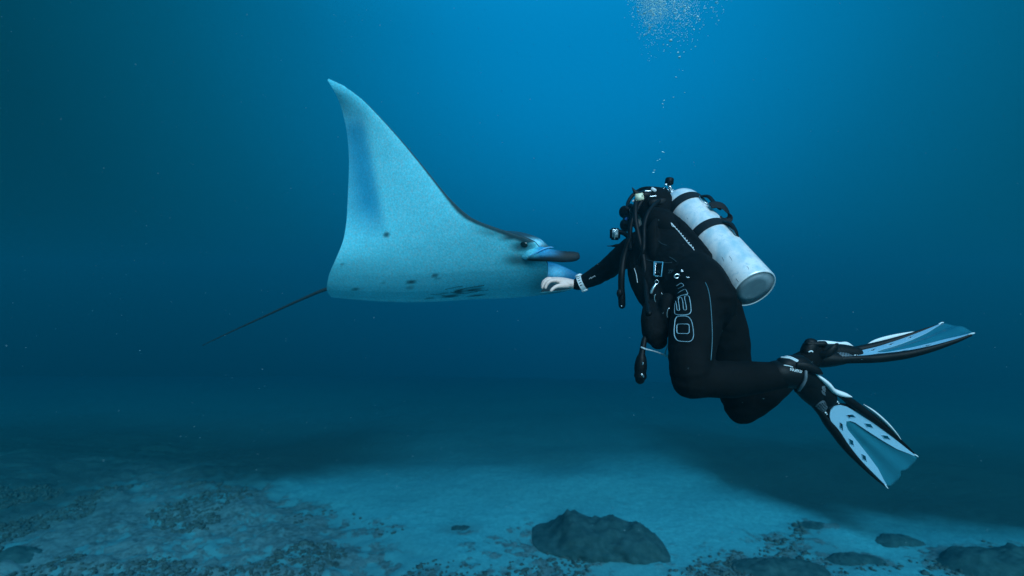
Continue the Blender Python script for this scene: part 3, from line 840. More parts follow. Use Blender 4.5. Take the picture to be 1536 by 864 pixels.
# collar and shoulder straps
chain(bm, [(1000, 335, 2.62, .024), (990, 330, 2.52, .026, .016), (980, 338, 2.43, .03, .018), (978, 360, 2.40, .032, .02), (982, 390, 2.36, .03, .02)], hint=LAT, n=5, seg=12)
chain(bm, [(985, 345, 2.70, .03), (962, 352, 2.66, .03, .02), (952, 370, 2.58, .03, .02), (956, 395, 2.52, .03, .02)], n=5, seg=12)
mv = remesh(bm, .0065, 4, .5)
jitter(mv, lambda c: .003*noise.noise(c*16)+.0015*noise.noise(c*45))
shell = link('vest_shell', mv, M_fab, vest)
bm = bmesh.new()
chain(bm, [(984, 466, 2.20, .06, .05), (984, 484, 2.16, .062, .052), (985, 503, 2.13, .055, .05), (988, 512, 2.12, .035, .034)], hint=Vector((1, 0, 0)), n=5, seg=18, sq=.8)
chain(bm, [(1000, 450, 2.14, .03), (998, 480, 2.12, .02), (999, 500, 2.11, .008)], n=4, seg=10)
mp_ = remesh(bm, .006, 3)
jitter(mp_, lambda c: .003*noise.noise(c*20))
pocket = link('pocket', mp_, M_fab, vest)
vb = mesh_bvh(shell, pocket, wetsuit, hood_o)
# tank bands
def band(s, wd, m, name):
    bm = bmesh.new(); seg = 48; th = .004
    rings = []
    for ds, rr_ in ((-wd, TR+.001), (-wd, TR+th), (wd, TR+th), (wd, TR+.001)):
        rings.append([bm.verts.new(TP(s+ds, rr_*math.cos(2*math.pi*k/seg), rr_*math.sin(2*math.pi*k/seg))) for k in range(seg)])
    for i in range(4):
        a, b_ = rings[i], rings[(i+1) % 4]
        for k in range(seg): bm.faces.new((a[k], a[(k+1) % seg], b_[(k+1) % seg], b_[k]))
    o = finish(name, bm, m, vest, False); return o
s1, s2 = TL*.855, TL*.52
band(s1, .025, M_web, 'tank_band'); band(s2, .025, M_web, 'tank_band')
# buckles and loose webbing tails on the outer side of the tank
bm = bmesh.new(); chain(bm, [(1054, 294, 2.50, .022, .006), (1063, 295, 2.48, .024, .008), (1072, 305, 2.45, .024, .008), (1079, 313, 2.43, .022, .006)], hint=Vector((.5, 1, .3)), n=5, seg=12)
finish('band_buckle', bm, M_rub, vest)
bm = bmesh.new(); chain(bm, [(1066, 308, 2.42, .022, .003), (1075, 307, 2.42, .022, .003), (1085, 310, 2.42, .022, .003), (1092, 319, 2.42, .022, .003), (1092, 328, 2.41, .022, .003), (1086, 332, 2.40, .020, .003), (1080, 326, 2.40, .018, .003)], hint=Vector((.15, .55, .8)), n=6, seg=10)
finish('webbing_tail', bm, M_web, vest)
bm = bmesh.new(); chain(bm, [(1086, 333, 2.36, .024, .006), (1096, 336, 2.33, .024, .007), (1103, 345, 2.3, .022, .006), (1106, 353, 2.28, .018, .005)], hint=Vector((.5, 1, .3)), n=5, seg=12)
finish('band_buckle', bm, M_rub, vest)
tb = mesh_bvh(cylo)
bm = bmesh.new(); line_on(bm, tb, [(1048, 296), (1053, 303), (1060, 307), (1066, 310)], .0022, lift=.006); finish('buckle_pin', bm, M_steel, vest)
bm = bmesh.new(); line_on(bm, tb, [(1093, 343), (1098, 347), (1103, 354)], .0018, lift=.005); finish('buckle_pin', bm, M_steel, vest)
# cord clipped along the shoulder
bm = bmesh.new(); line_on(bm, vb, [(1008, 336), (1012, 341), (1016, 346), (1024, 356), (1032, 366), (1037, 371), (1041, 376)], .0021, lift=.003, n=4)
line_on(bm, vb, [(1006.5, 335), (1009, 337.5), (1011, 341), (1008.5, 340), (1007, 336.5)], .0022, lift=.004, n=2)
for k in range(10):
    a = k/10; q, n_ = surf(vb, 1012+30*a, 341+35*a, .004); ell(bm, q, (n_, n_.orthogonal(), n_.cross(n_.orthogonal())), (.003, .003, .003), 6, 4)
finish('cord', bm, M_printw, vest)
# waist buckle: blue frame, steel core
def framebox(pix, r, m, name, par=vest, lift=.012):
    bm = bmesh.new(); line_on(bm, vb, pix, r, lift=lift, n=1, closed=True, seg=8); return finish(name, bm, m, par)
bk = framebox([(984.5, 394.5), (997, 395.5), (995.5, 416), (983, 415.5)], .0042, M_blue, 'buckle')
bm = bmesh.new(); line_on(bm, vb, [(988.5, 396), (987.6, 403), (987.8, 412)], .0022, lift=.016); line_on(bm, vb, [(987, 414.5), (989, 416), (990.5, 415)], .003, lift=.016)
finish('buckle_pin', bm, M_steel, bk)
def ring_on(cx, cy, rx, ry, r, name='d_ring', a0=0, a1=360, rot=0, lift=.030, m=M_steel):
    bm = bmesh.new(); c0, n_ = surf(vb, cx, cy, lift)
    d0 = c0.y; pts = []
    for k in range(21):
        a = R(a0+(a1-a0)*k/20); x, y = rx*math.cos(a), ry*math.sin(a)
        px = cx+x*math.cos(R(rot))-y*math.sin(R(rot)); py = cy+x*math.sin(R(rot))+y*math.cos(R(rot))
        pts.append(P(px, py, d0))
    if a1-a0 >= 360: pts = pts[:-1]+[pts[0]]
    loft(bm, pts, [r]*len(pts), [r]*len(pts), None, 8)
    return finish(name, bm, m, vest)
ring_on(1015.3, 414.3, 3.8, 2.9, .0028, rot=-20)
ring_on(988.3, 447, 6.6, 9.0, .0019, a0=-50, a1=215, lift=.06)
ring_on(985.2, 422.8, 2.8, 2.8, .0012)
ring_on(1006.5, 471, 6, 10, .0018, a0=150, a1=240)
ring_on(1023, 406.5, 1.6, 1.3, .0020); ring_on(1031.5, 415.5, 2.0, 1.2, .0016, a0=0, a1=200)
bm = bmesh.new(); d0 = surf(vb, 979, 433, .02)[0].y
chain(bm, [(984, 426, d0, .004), (982, 429, d0, .0055), (979, 434, d0, .0065), (976.8, 439.5, d0, .0065)], n=4, seg=10)
sn = finish('snap_hook', bm, M_steel, vest)
bm = bmesh.new(); line_on(bm, vb, [(970, 390), (985, 393), (1000, 394.5), (1008, 394)], .0012, lift=.002); line_on(bm, vb, [(1005, 386), (1010, 389), (1015, 393)], .0016, lift=.003); line_on(bm, vb, [(988, 362), (993, 366), (1000, 369)], .0014, lift=.003)
finish('edge_binding', bm, M_dimprint, vest)
bm = bmesh.new(); line_on(bm, vb, [(952, 403), (955, 412), (957, 424)], .002, lift=.003); finish('zip_pull', bm, M_printw, vest)
text_on('vest_lettering', 'XK', vb, 986.5, 408, 5.5, 0, M_dimprint, shell, .004); text_on('vest_lettering', 'ZP', vb, 1007, 408, 5.5, 0, M_dimprint, shell, .004)
# inflator hose hanging free under the far arm
bm = bmesh.new()
chain(bm, [(944, 360, 2.5, .014), (936, 385, 2.5, .015), (932.5, 410, 2.48, .016), (932, 432, 2.48, .016), (932.5, 445, 2.48, .018), (933, 458, 2.48, .017)], n=5, seg=14)
ell(bm, P(929.5, 440, 2.47), (Vector((1, 0, 0)), Vector((0, 1, 0)), Vector((0, 0, 1))), (.015, .014, .022))
inf = finish('inflator_hose', bm, M_rub, vest)
bm = bmesh.new(); ell(bm, P(932.5, 459, 2.462), (Vector((1, 0, 0)), Vector((0, 1, 0)), Vector((0, 0, 1))), (.0055, .004, .003)); finish('inflator_button', bm, M_steel, inf)

# ------------------------------------------------------------------ regulator
reg = empty('regulator', V0, 'steel and black breathing regulator with hoses running from the tank valve to the diver\'s mouth', 'regulator')
bm = bmesh.new(); c1 = P(998, 290, V0.y-.02)
cyl(bm, c1+ta*.03-tx*0, c1-ta*.03, .021); cyl(bm, c1, V0, .013)
for k in (-1, 1): cyl(bm, c1+ta*.008*k, c1+ta*.008*k-Vector((.045, .01*k, -.004)), .007)
finish('first_stage', bm, M_rub, reg)
bm = bmesh.new()
for (x, y, r) in ((999, 277, .011), (995, 283, .008), (1006, 281, .009), (1009.5, 285, .007), (994, 291, .007), (1002, 284, .006)):
    ell(bm, P(x, y, V0.y-.035), frame_from(Vector((random.random()-.5, -1, .4)), Vector((1, 0, .5))), (r, r*.5, r*.6), 10, 6)
finish('metal_fittings', bm, M_steel, reg)
bm = bmesh.new(); qc = P(980.5, 284.5, 2.46)
box(bm, qc, frame_from(Vector((.1, -.9, .4)), Vector((.8, 0, -.6))), (.027, .016, .012), .003); finish('hose_clip', bm, M_printw, reg)
bm = bmesh.new(); chain(bm, [(968, 286.5, 2.46, .004), (976, 286.5, 2.46, .0035)], n=2, seg=8); finish('hose_ferrule', bm, M_steel, reg); bm = bmesh.new(); chain(bm, [(975, 295, 2.45, .003), (984, 294, 2.45, .003)], n=2, seg=8); finish('hose_ferrule', bm, M_steel, reg)
def hose(keys, r=.0115):
    bm = bmesh.new(); chain(bm, [(k[0], k[1], k[2], r) for k in keys], n=7, seg=12); return finish('hose', bm, M_rub, reg)
hose([(996, 290, 2.68), (984, 288, 2.66), (966, 288, 2.58), (955, 300, 2.50), (953, 325, 2.45), (957, 350, 2.42), (964, 380, 2.38), (968, 410, 2.34), (970, 440, 2.26), (974, 470, 2.13)])
hose([(996, 293, 2.7), (985, 284, 2.74), (965, 283, 2.80), (950, 292, 2.82), (942, 304, 2.80), (942, 314, 2.76)], .010)
hose([(1000, 294, 2.64), (990, 300, 2.55), (975, 315, 2.47), (967, 335, 2.43), (966, 355, 2.40), (965, 375, 2.37), (958, 395, 2.40)], .010)
hose([(994, 288, 2.66), (975, 291, 2.60), (962, 303, 2.56), (948, 330, 2.54), (945, 350, 2.52), (946, 372, 2.48)], .012)
bm = bmesh.new(); sc_ = P(938.5, 318, 2.74); sa_ = Vector((-.62, -.72, -.1)).normalized()
loft(bm, [sc_-sa_*.03, sc_-sa_*.01, sc_+sa_*.012, sc_+sa_*.02], [.028, .034, .034, .026], [.028, .034, .034, .026], None, 20, round_ends=False)
wchain(bm, [(sc_, .02), ((sc_+Hd(.085, 0, -.066))/2, .018), (Hd(.088, 0, -.066), .014)], n=3)
ell(bm, P(938.5, 338, 2.72), hax, (.03, .04, .035)); chain(bm, [(940, 326, 2.73, .02), (941, 338, 2.70, .026)], n=3)
ss = finish('second_stage', bm, M_rub, reg)
bm = bmesh.new(); chain(bm, [(938.8, 329.5, 2.69, .009, .004), (941, 327, 2.69, .007, .003)], n=3, seg=10); finish('purge_trim', bm, mat('blue_plastic', (.05, .18, .55), .4), ss)

# dive mask
mask = empty('dive_mask', Hd(.10, 0, .02), 'black diving mask on the diver\'s face with a cream tag at its strap', 'mask')
bm = bmesh.new()
pts = []
for k in range(25):
    a = 2*math.pi*k/24; ca_, sa = math.cos(a), math.sin(a)
    pts.append(Hd(.105-.03*abs(ca_)**2, .074*math.copysign(abs(ca_)**.7, ca_), .012+.045*math.copysign(abs(sa)**.7, sa)))
loft(bm, pts, [.012]*25, [.010]*25, HF, 8)
fr = finish('frame', bm, M_rub, mask)
bm = bmesh.new()
for s in (-1, 1): ell(bm, Hd(.10, s*.036, .014), hax, (.004, .033, .036))
finish('lens', bm, M_glass, mask)
bm = bmesh.new(); pts = []
for k in range(17):
    a = R(-80+k*160/16+180); pts.append(Hd(.012+.118*math.cos(a), .094*math.sin(a), .03))
loft(bm, pts, [.016]*17, [.003]*17, HU, 8); finish('strap', bm, M_rub, mask)
bm = bmesh.new(); chain(bm, [(948.3, 281.5, 2.58, .002), (952, 287, 2.58, .009, .005), (957, 291, 2.58, .016, .008), (968, 292, 2.57, .018, .01), (980, 292, 2.58, .014, .01)], n=4, seg=10); finish('snorkel_keeper', bm, M_rub, mask)
bm = bmesh.new(); box(bm, P(959.2, 295, 2.48), frame_from(Vector((-.2, -1, .15)), Vector((1, 0, .10))), (.040, .036, .006), .003); tg = finish('cream_tag', bm, M_cream, mask)
bm = bmesh.new(); ell(bm, P(963.3, 294, 2.475), (Vector((1, 0, 0)), Vector((0, 0, 1)), Vector((0, 1, 0))), (.0032, .0035, .002), 8, 6); finish('tag_hole', bm, M_rub, tg)
bm = bmesh.new(); ell(bm, P(950.8, 301.2, 2.55), frame_from(Vector((0, -1, 0)), Vector((1, 0, .5))), (.010, .006, .004), 10, 6); finish('strap_clip', bm, M_white, mask)

# gauge held out at the far shoulder
gdg = empty('gauge', P(922, 351, 2.62), 'small square black-framed gauge sticking out beside the diver\'s far shoulder', 'gauge')
bm = bmesh.new()
gc = P(922.5, 351, 2.62); gax = frame_from(Vector((-.1, -1, .15)), Vector((1, 0, -.05)))
box(bm, gc, gax, (.052, .062, .022), .008); chain(bm, [(927, 347, 2.63, .012), (936, 350, 2.62, .012), (944, 356, 2.6, .012)], n=3, seg=10)
finish('housing', bm, M_rub, gdg)
bm = bmesh.new(); box(bm, gc+gax[2]*.0115, gax, (.030, .042, .003), .001)
finish('dial', bm, mat('gauge_face', (.10, .22, .26), .3, noise_amt=.8, noise_scale=60, dark=(.5, .6, .62)), gdg)
bm = bmesh.new(); chain(bm, [(919.5, 344.5, 2.59, .0035), (923, 345.5, 2.59, .0035), (925, 344, 2.59, .0035)], n=2, seg=8); chain(bm, [(922, 347, 2.59, .0028), (923, 352, 2.59, .003), (922, 358, 2.59, .0028)], n=2, seg=8)
finish('clip', bm, M_steel, gdg)
bm = bmesh.new(); chain(bm, [(911, 369, 2.66, .002), (918, 369, 2.66, .004), (926, 368.5, 2.66, .010), (933, 369, 2.66, .012)], n=3, seg=10)
tag(finish('knife_handle', bm, M_rub), 'thin black tool poking out under the gauge at the diver\'s upper arm', 'tool')

# torch hanging below the vest
tor = empty('dive_torch', P(962, 545, 2.1), 'black bottle-shaped torch dangling on a strap below the diver\'s waist', 'torch')
bm = bmesh.new()
chain(bm, [(967, 508, 2.12, .011), (965, 518, 2.11, .012), (963, 530, 2.10, .013), (962, 538, 2.10, .021), (961, 550, 2.10, .0255), (960.5, 559, 2.10, .0235), (960.5, 565, 2.10, .0255), (960, 569, 2.10, .020)], n=5, seg=18)
finish('housing', bm, M_rub, tor)
bm = bmesh.new(); chain(bm, [(964.2, 544, 2.073, .003, .005), (964, 546.5, 2.073, .003, .005)], n=1, seg=8); finish('torch_glint', bm, M_steel, tor); bm = bmesh.new(); chain(bm, [(962, 561, 2.072, .003, .004), (964, 562.5, 2.072, .004, .005), (965, 565, 2.074, .003, .004)], n=2, seg=8)  # two highlights on the housing, modelled as small bright pieces
finish('torch_glint', bm, M_steel, tor)
bm = bmesh.new(); chain(bm, [(962, 521, 2.09, .0035), (968, 523.5, 2.09, .004), (978, 526, 2.09, .0028), (988, 529, 2.085, .0035), (996, 532.5, 2.08, .004), (1003, 536, 2.06, .005)], n=4, seg=8)
chain(bm, [(997, 533, 2.08, .003), (998, 528, 2.08, .0025), (1000, 522, 2.08, .003), (1003, 516, 2.07, .003)], n=3, seg=8)
finish('clip_cord', bm, mat('grey_cord', (.20, .30, .34), .4, noise_amt=1, noise_scale=200, dark=(.55, .6, .6)), tor)
# ------------------------------------------------------------------ wristwatch
wt = empty('wristwatch', P(874, 424, 2.905), 'white plastic watch strapped over the black cuff of the outstretched arm', 'watch')
wa = (P(866, 426.5, 2.915)-P(890, 416, 2.88)).normalized(); wu = (Vector((0, 0, 1))-wa*wa.z).normalized(); wv = wa.cross(wu)
wc = P(873.5, 424.5, 2.908)
bm = bmesh.new(); seg = 36; rings = []
for ds, g in ((-.013, .0), (-.013, .007), (.013, .007), (.013, .0)):
    ring = []
    for k in range(seg):
        a = 2*math.pi*k/seg
        ring.append(bm.verts.new(wc+wa*ds+wu*(.043+g)*math.cos(a)+wv*(.040+g)*math.sin(a)))
    rings.append(ring)
for i in range(4):
    a_, b_ = rings[i], rings[(i+1) % 4]
    for k in range(seg): bm.faces.new((a_[k], a_[(k+1) % seg], b_[(k+1) % seg], b_[k]))
finish('strap', bm, M_white, wt, False)
bm = bmesh.new(); tv = wv if wv.y < 0 else -wv
box(bm, wc+wu*.044+tv*.012, (wa, tv, wu), (.034, .046, .016), .004); finish('watch_case', bm, M_white, wt)
for k in range(5):
    a = R(52-k*17); dirn = tv*math.cos(a)+wu*math.sin(a)
    bm = bmesh.new(); box(bm, wc+tv*.0472*math.cos(a)+wu*.050*math.sin(a), (wa, dirn, dirn.cross(wa)), (.014, .003, .0035)); finish('strap_slot', bm, M_rub, wt)
bm = bmesh.new(); box(bm, wc-wu*.047+tv*.02, (wa, tv, wu), (.036, .012, .010), .003); finish('strap_loop', bm, M_white, wt)

# ------------------------------------------------------------------ fins
FS = 1/372.0
def fin(origin, xdir, ydir, bend, label, notch=1.0):
    """x towards the tip, y across the blade; sizes come from the fin itself"""
    root = empty('swim_fin', origin, label, 'fin', 'pair of black, white and blue swim fins')
    x0 = xdir.normalized(); y0 = (ydir-x0*ydir.dot(x0)).normalized(); z0 = x0.cross(y0)
    if z0.y > 0: side = -1
    else: side = 1
    z0 = z0*side                          # z0 looks at the viewer side
    def Q(u, v, h=0):
        uu = u*FS; vv = (v-3)*FS
        s = max(0, u-60)/165
        zb = bend(u)*1.0
        cup = -.010*((v-3)/33)**2*0
        return origin+x0*uu+y0*vv+z0*(zb+h+cup)
    def strip(bm, pts2, ra, rb, seg=10, hint=None, n=4):
        ks = [(*Q(*p), a, c) for p, a, c in zip(pts2, ra, rb)]
        o = catmull(ks, n)
        loft(bm, [Vector(q[:3]) for q in o], [max(q[3], 3e-4) for q in o], [max(q[4], 3e-4) for q in o], hint or z0, seg)
    def plate(bm, rows, th):
        """rows = list of lists of (u, v); a slab of thickness th"""
        top = [[bm.verts.new(Q(u, v, th/2+(h_ if h_ else 0))) for (u, v, h_) in r] for r in rows]
        bot = [[bm.verts.new(Q(u, v, -th/2+(h_ if h_ else 0))) for (u, v, h_) in r] for r in rows]
        m_, k_ = len(rows), len(rows[0])
        for i in range(m_-1):
            for j in range(k_-1):
                bm.faces.new((top[i][j], top[i][j+1], top[i+1][j+1], top[i+1][j])); bm.faces.new((bot[i][j], bot[i+1][j], bot[i+1][j+1], bot[i][j+1]))
        for i in range(m_-1):
            for j in (0, k_-1): bm.faces.new((top[i][j], top[i+1][j], bot[i+1][j], bot[i][j]))
        for j in range(k_-1):
            for i in (0, m_-1): bm.faces.new((top[i][j], bot[i][j], bot[i][j+1], top[i][j+1]))
    def hw(u):      # outer half width of the blade
        return float(np.interp(u, [66, 69, 74, 84, 94, 115, 134, 170, 220, 226], [2, 7, 12, 16.5, 18.5, 21.5, 25, 28.5, 31.5, 31.5]))
    def iw(u):      # inner membrane half width
        return float(np.interp(u, [100, 104, 112, 139, 165, 192, 212, 226], [0, 4.5, 7.5, 11, 15, 20, 27, 31]))
    # membrane
    bm = bmesh.new(); rows = []
    for i in range(41):
        u = 98+i*(224-98)/40
        h_ = min(hw(u), iw(u)+4)
        row = []
        for j in range(13):
            f_ = j/12*2-1; uu = u
            if i > 34: uu = u+(i-34)/6*(6.5*math.sin(math.pi*min(1, abs(f_)))**.7*notch-3.5*notch*math.exp(-(f_/.16)**2)+1.5+(1-notch)*9*(1-f_*f_))
            row.append((uu, 3+f_*h_, .0035*math.cos(f_*6)*min(1, (u-98)/50)))
        rows.append(row)
    plate(bm, rows, .003); finish('blade_membrane', bm, M_blade, root)
    # pale channel plate: U shaped, with lozenge openings
    holes = [(99, 1, 7.5, 3.9), (132, 1, 8.5, 3.6), (166, 1, 8.5, 3.3), (99, -1, 7.5, 3.4), (130, -1, 8, 3.4), (163, -1, 8, 3.2)]
    for sgn in (1, -1):
        bm = bmesh.new(); NU, NV = 110, 12
        grid = {}
        def gv(i, j):
            if (i, j) not in grid:
                u = 67+i*(221-67)/NU
                a = iw(u) if u > 100 else 0; b2 = hw(u)
                if b2-a < .6: a = b2-.6
                v = a+(b2-a)*j/NV
                hh = .0055
                grid[(i, j)] = (bm.verts.new(Q(u, 3+sgn*v, hh)), bm.verts.new(Q(u, 3+sgn*v, hh-.004)), u, v)
            return grid[(i, j)]
        def inside(u, v):
            for hu, s_, hl, hwid in holes:
                if s_ != sgn: continue
                cv = (iw(hu)+hw(hu))/2+.5 if hu > 98 else hw(hu)*.55
                sl = .22 if hu > 100 else .42
                du = u-hu; dv = v-(cv+du*sl)
                if abs(du)/hl+abs(dv)/hwid < 1: return True
            return False
        cells = [[not inside(67+(i+.5)*(221-67)/NU, ((iw(67+(i+.5)*154/NU) if 67+(i+.5)*154/NU > 100 else 0)+(hw(67+(i+.5)*154/NU)-(iw(67+(i+.5)*154/NU) if 67+(i+.5)*154/NU > 100 else 0))*(j+.5)/NV)) for j in range(NV)] for i in range(NU)]
        for i in range(NU):
            for j in range(NV):
                if not cells[i][j]: continue
                a, b2, c, d = gv(i, j), gv(i+1, j), gv(i+1, j+1), gv(i, j+1)
                bm.faces.new((a[0], b2[0], c[0], d[0])); bm.faces.new((a[1], d[1], c[1], b2[1]))
                for (di, dj, p, q_) in ((-1, 0, a, d), (1, 0, b2, c), (0, -1, a, b2), (0, 1, d, c)):
                    ii, jj = i+di, j+dj
                    if not (0 <= ii < NU and 0 <= jj < NV) or not cells[ii][jj]:
                        bm.faces.new((p[0], q_[0], q_[1], p[1]))
        finish('channel_plate', bm, M_channel, root, False)
        # lozenge rims seen as pale edges
        for hu, s_, hl, hwid in holes:
            if s_ != sgn: continue
            cv = (iw(hu)+hw(hu))/2+.5 if hu > 98 else hw(hu)*.55; sl = .22 if hu > 100 else .42
            cor = [(hu-hl, cv-hl*sl), (hu, cv+hwid), (hu+hl, cv+hl*sl), (hu, cv-hwid), (hu-hl, cv-hl*sl)]
            bm = bmesh.new(); strip(bm, [(u_, 3+sgn*v_, .006) for u_, v_ in cor], [.0012]*5, [.0012]*5, seg=6, n=1); finish('opening_rim', bm, M_channel, root)
    # rails
    for sgn in (1, -1):
        bm = bmesh.new()
        us = [20, 40, 62, 80, 100, 130, 165, 200, 222]
        vsx = [14, 17, 22, 25, 27, 30, 32, 33, 32.5]
        if sgn < 0: vsx = [13, 15, 17, 20, 22.5, 28, 31.5, 33.2, 32.5]
        strip(bm, [(u, 3+sgn*v, 0) for u, v in zip(us, vsx)], [.012, .016, .018, .019, .020, .018, .014, .009, .005], [.010, .009, .010, .015, .017, .0145, .010, .0055, .003], seg=12)
        rail = finish('side_rail', bm, M_rub, root)
        if sgn > 0:
            bm = bmesh.new(); strip(bm, [(102, 38.6, .004), (120, 40.6, .004), (145, 41.0, .003), (170, 39.6, .002), (192, 37, .002)], [.002, .018, .021, .014, .0015], [.001, .0052, .006, .004, .001], seg=10); finish('white_insert', bm, M_white, rail)
        if sgn > 0: bm = bmesh.new(); strip(bm, [(82, 3+sgn*27, .014), (105, 3+sgn*30.5, .015), (130, 3+sgn*32, .012)], [.0008]*3, [.0009]*3, seg=6)
        if sgn > 0: finish('rail_highlight', bm, M_printw, rail)  # highlight along the rail, put in as a thin pale strip
        bm = bmesh.new(); strip(bm, [(219, 3+sgn*31.5, .005), (224, 3+sgn*32.5, .005), (227, 3+sgn*32.5, .004)], [.003, .004, .002], [.002, .0026, .0015], seg=8); finish('tip_cap', bm, M_printw, rail)
    # blade root: a waist between pocket and blade that flares round the channel's apex
    bm = bmesh.new(); rows = []
    for i in range(25):
        u = 46+i*(100-46)/24; row = []
        for j in range(11):
            f_ = j/10*2-1; row.append((u, 3+f_*float(np.interp(u, [46, 60, 66, 72, 78, 86, 100], [14, 14.5, 12.5, 13, 17, 22, 23])), -.003))
        rows.append(row)
    plate(bm, rows, .009); finish('blade_root', bm, M_rub, root)
    # foot pocket
    bm = bmesh.new()
    strip(bm, [(-4, 3, .0), (10, 3, 0), (25, 3, 0), (40, 3, -.002), (54, 3, -.003), (62, 3, -.004)], [.040, .043, .040, .031, .020, .010], [.046, .052, .053, .050, .046, .040], seg=22)
    pkt = finish('foot_pocket', bm, M_rub, root)
    # perforated grey panels
    for (cu, cv, lu, lv) in ((30, 12.5, 15, 7.5), (46, -6.5, 13, 8.5)):
        bm = bmesh.new(); rows = []
        def top_h(u, v):
            a = float(np.interp(u, [-4, 10, 25, 40, 54, 62], [.040, .043, .040, .031, .020, .010])); b2 = float(np.interp(u, [-4, 10, 25, 40, 54, 62], [.046, .052, .053, .050, .046, .040]))
            k = 1-((v-3)*FS/b2)**2
            return a*math.sqrt(max(.05, k))
        c0 = bm.verts.new(Q(cu, cv, top_h(cu, cv)+.0025)); prev = [c0]; ringz = []
        for rr_ in (.35, .7, 1.0):
            ringz.append([bm.verts.new(Q(cu+lu*rr_*math.cos(a*math.pi/12), cv+lv*rr_*math.sin(a*math.pi/12)-.10*lu*rr_*math.cos(a*math.pi/12), top_h(cu+lu*rr_*math.cos(a*math.pi/12), cv+lv*rr_*math.sin(a*math.pi/12))+(.0025 if rr_ < 1 else .0002))) for a in range(24)])
        for a in range(24):
            bm.faces.new((c0, ringz[0][a], ringz[0][(a+1) % 24]))
            for r1, r2 in zip(ringz[:-1], ringz[1:]): bm.faces.new((r1[a], r2[a], r2[(a+1) % 24], r1[(a+1) % 24]))
        pn = finish('mesh_panel', bm, M_grey, root)
        bm = bmesh.new()
        for i in range(-3, 4):
            for j in range(-2, 3):
                uu = cu+i*4+(j % 2)*2; vv = cv+j*3
                if ((uu-cu)/lu)**2+((vv-cv)/lv)**2 < .62:
                    ell(bm, Q(uu, vv, top_h(uu, vv)+.0028), (x0, y0, z0), (.0035, .0024, .0008), 8, 4)
        ho = finish('panel_holes', bm, M_rub, pn); ho['kind'] = 'stuff'
    # white stripe over the pocket
    bm = bmesh.new()
    nh, nv = .030*(1-notch), 9*(1-notch)
    strip(bm, [(-2, 20.0-nv, .030+nh), (10, 21.0-nv, .034+nh), (24, 21.5-nv, .032+nh), (38, 21-nv, .026+nh), (50, 23.5-nv, .018+nh), (64, 29-nv, .013+nh), (76, 34-nv, .010+nh*.5)], [.002, .010, .014, .014, .014, .012, .002], [.002, .007, .009, .009, .0105, .009, .002], seg=12)
    finish('white_stripe', bm, M_white, root)
    # small white tabs at the hinge
    for (u, v) in ((62, 14), (60, -9)):
        bm = bmesh.new(); box(bm, Q(u, v, .016), (x0, y0, z0), (.010, .006, .003), .001); box(bm, Q(u+3.4, v-.5, .016), (x0, y0, z0), (.003, .006, .003), .0008); finish('hinge_mark', bm, M_printw, root)
    return root
fo = P(1205, 572, 1.99)
xd = P(1368, 722, 2.10)-fo
yd = P(1205+.679*60, 572-.737*60, 1.99-.01)-fo
fin(fo, xd, yd, lambda u: -.035*math.sin(max(0, min(1, u/226))*math.pi)*.4, 'swim fin with its pale blue blade seen face on, pointing down to the right')
fo2 = P(1219, 537, 2.30)
xd2 = P(1451, 490, 2.22)-fo2
x_ = xd2.normalized()
up2 = Vector((0, 0, 1)); up2 = (up2-x_*up2.dot(x_)).normalized(); aw = x_.cross(up2).normalized()
if aw.y < 0: aw = -aw
roll = R(79)
yd2 = up2*math.cos(roll)+aw*math.sin(roll)
def bend2(u):
    s = u/226
    return .038*math.sin(min(1, max(0, s))*math.pi*1.0)*(-1)+.0*s
fin(fo2, xd2, yd2, bend2, 'swim fin seen nearly edge on, pointing right with its tip highest', notch=.1)
# heel straps
for keys in ([(1196, 548, 1.93, .014, .006), (1210, 550, 1.925, .016, .007), (1226, 556, 1.93, .014, .009), (1232, 560, 1.94, .006)], [(1228, 533, 2.25, .014, .007), (1242, 530, 2.23, .016, .008), (1252, 522, 2.23, .018, .01), (1256, 518, 2.24, .012, .008)]):
    bm = bmesh.new(); chain(bm, keys, hint=Vector((0, 0, 1)), n=5, seg=12)
    o = finish('heel_strap', bm, M_rub)
    pr_ = [q for q in bpy.data.objects if q.name.startswith('swim_fin')]; pr_ = sorted(pr_, key=lambda q: q.location.z)
    root = pr_[0] if keys[0][1] > 540 else pr_[1]
    o.parent = root; o.matrix_parent_inverse = Matrix.Translation(-root.location)

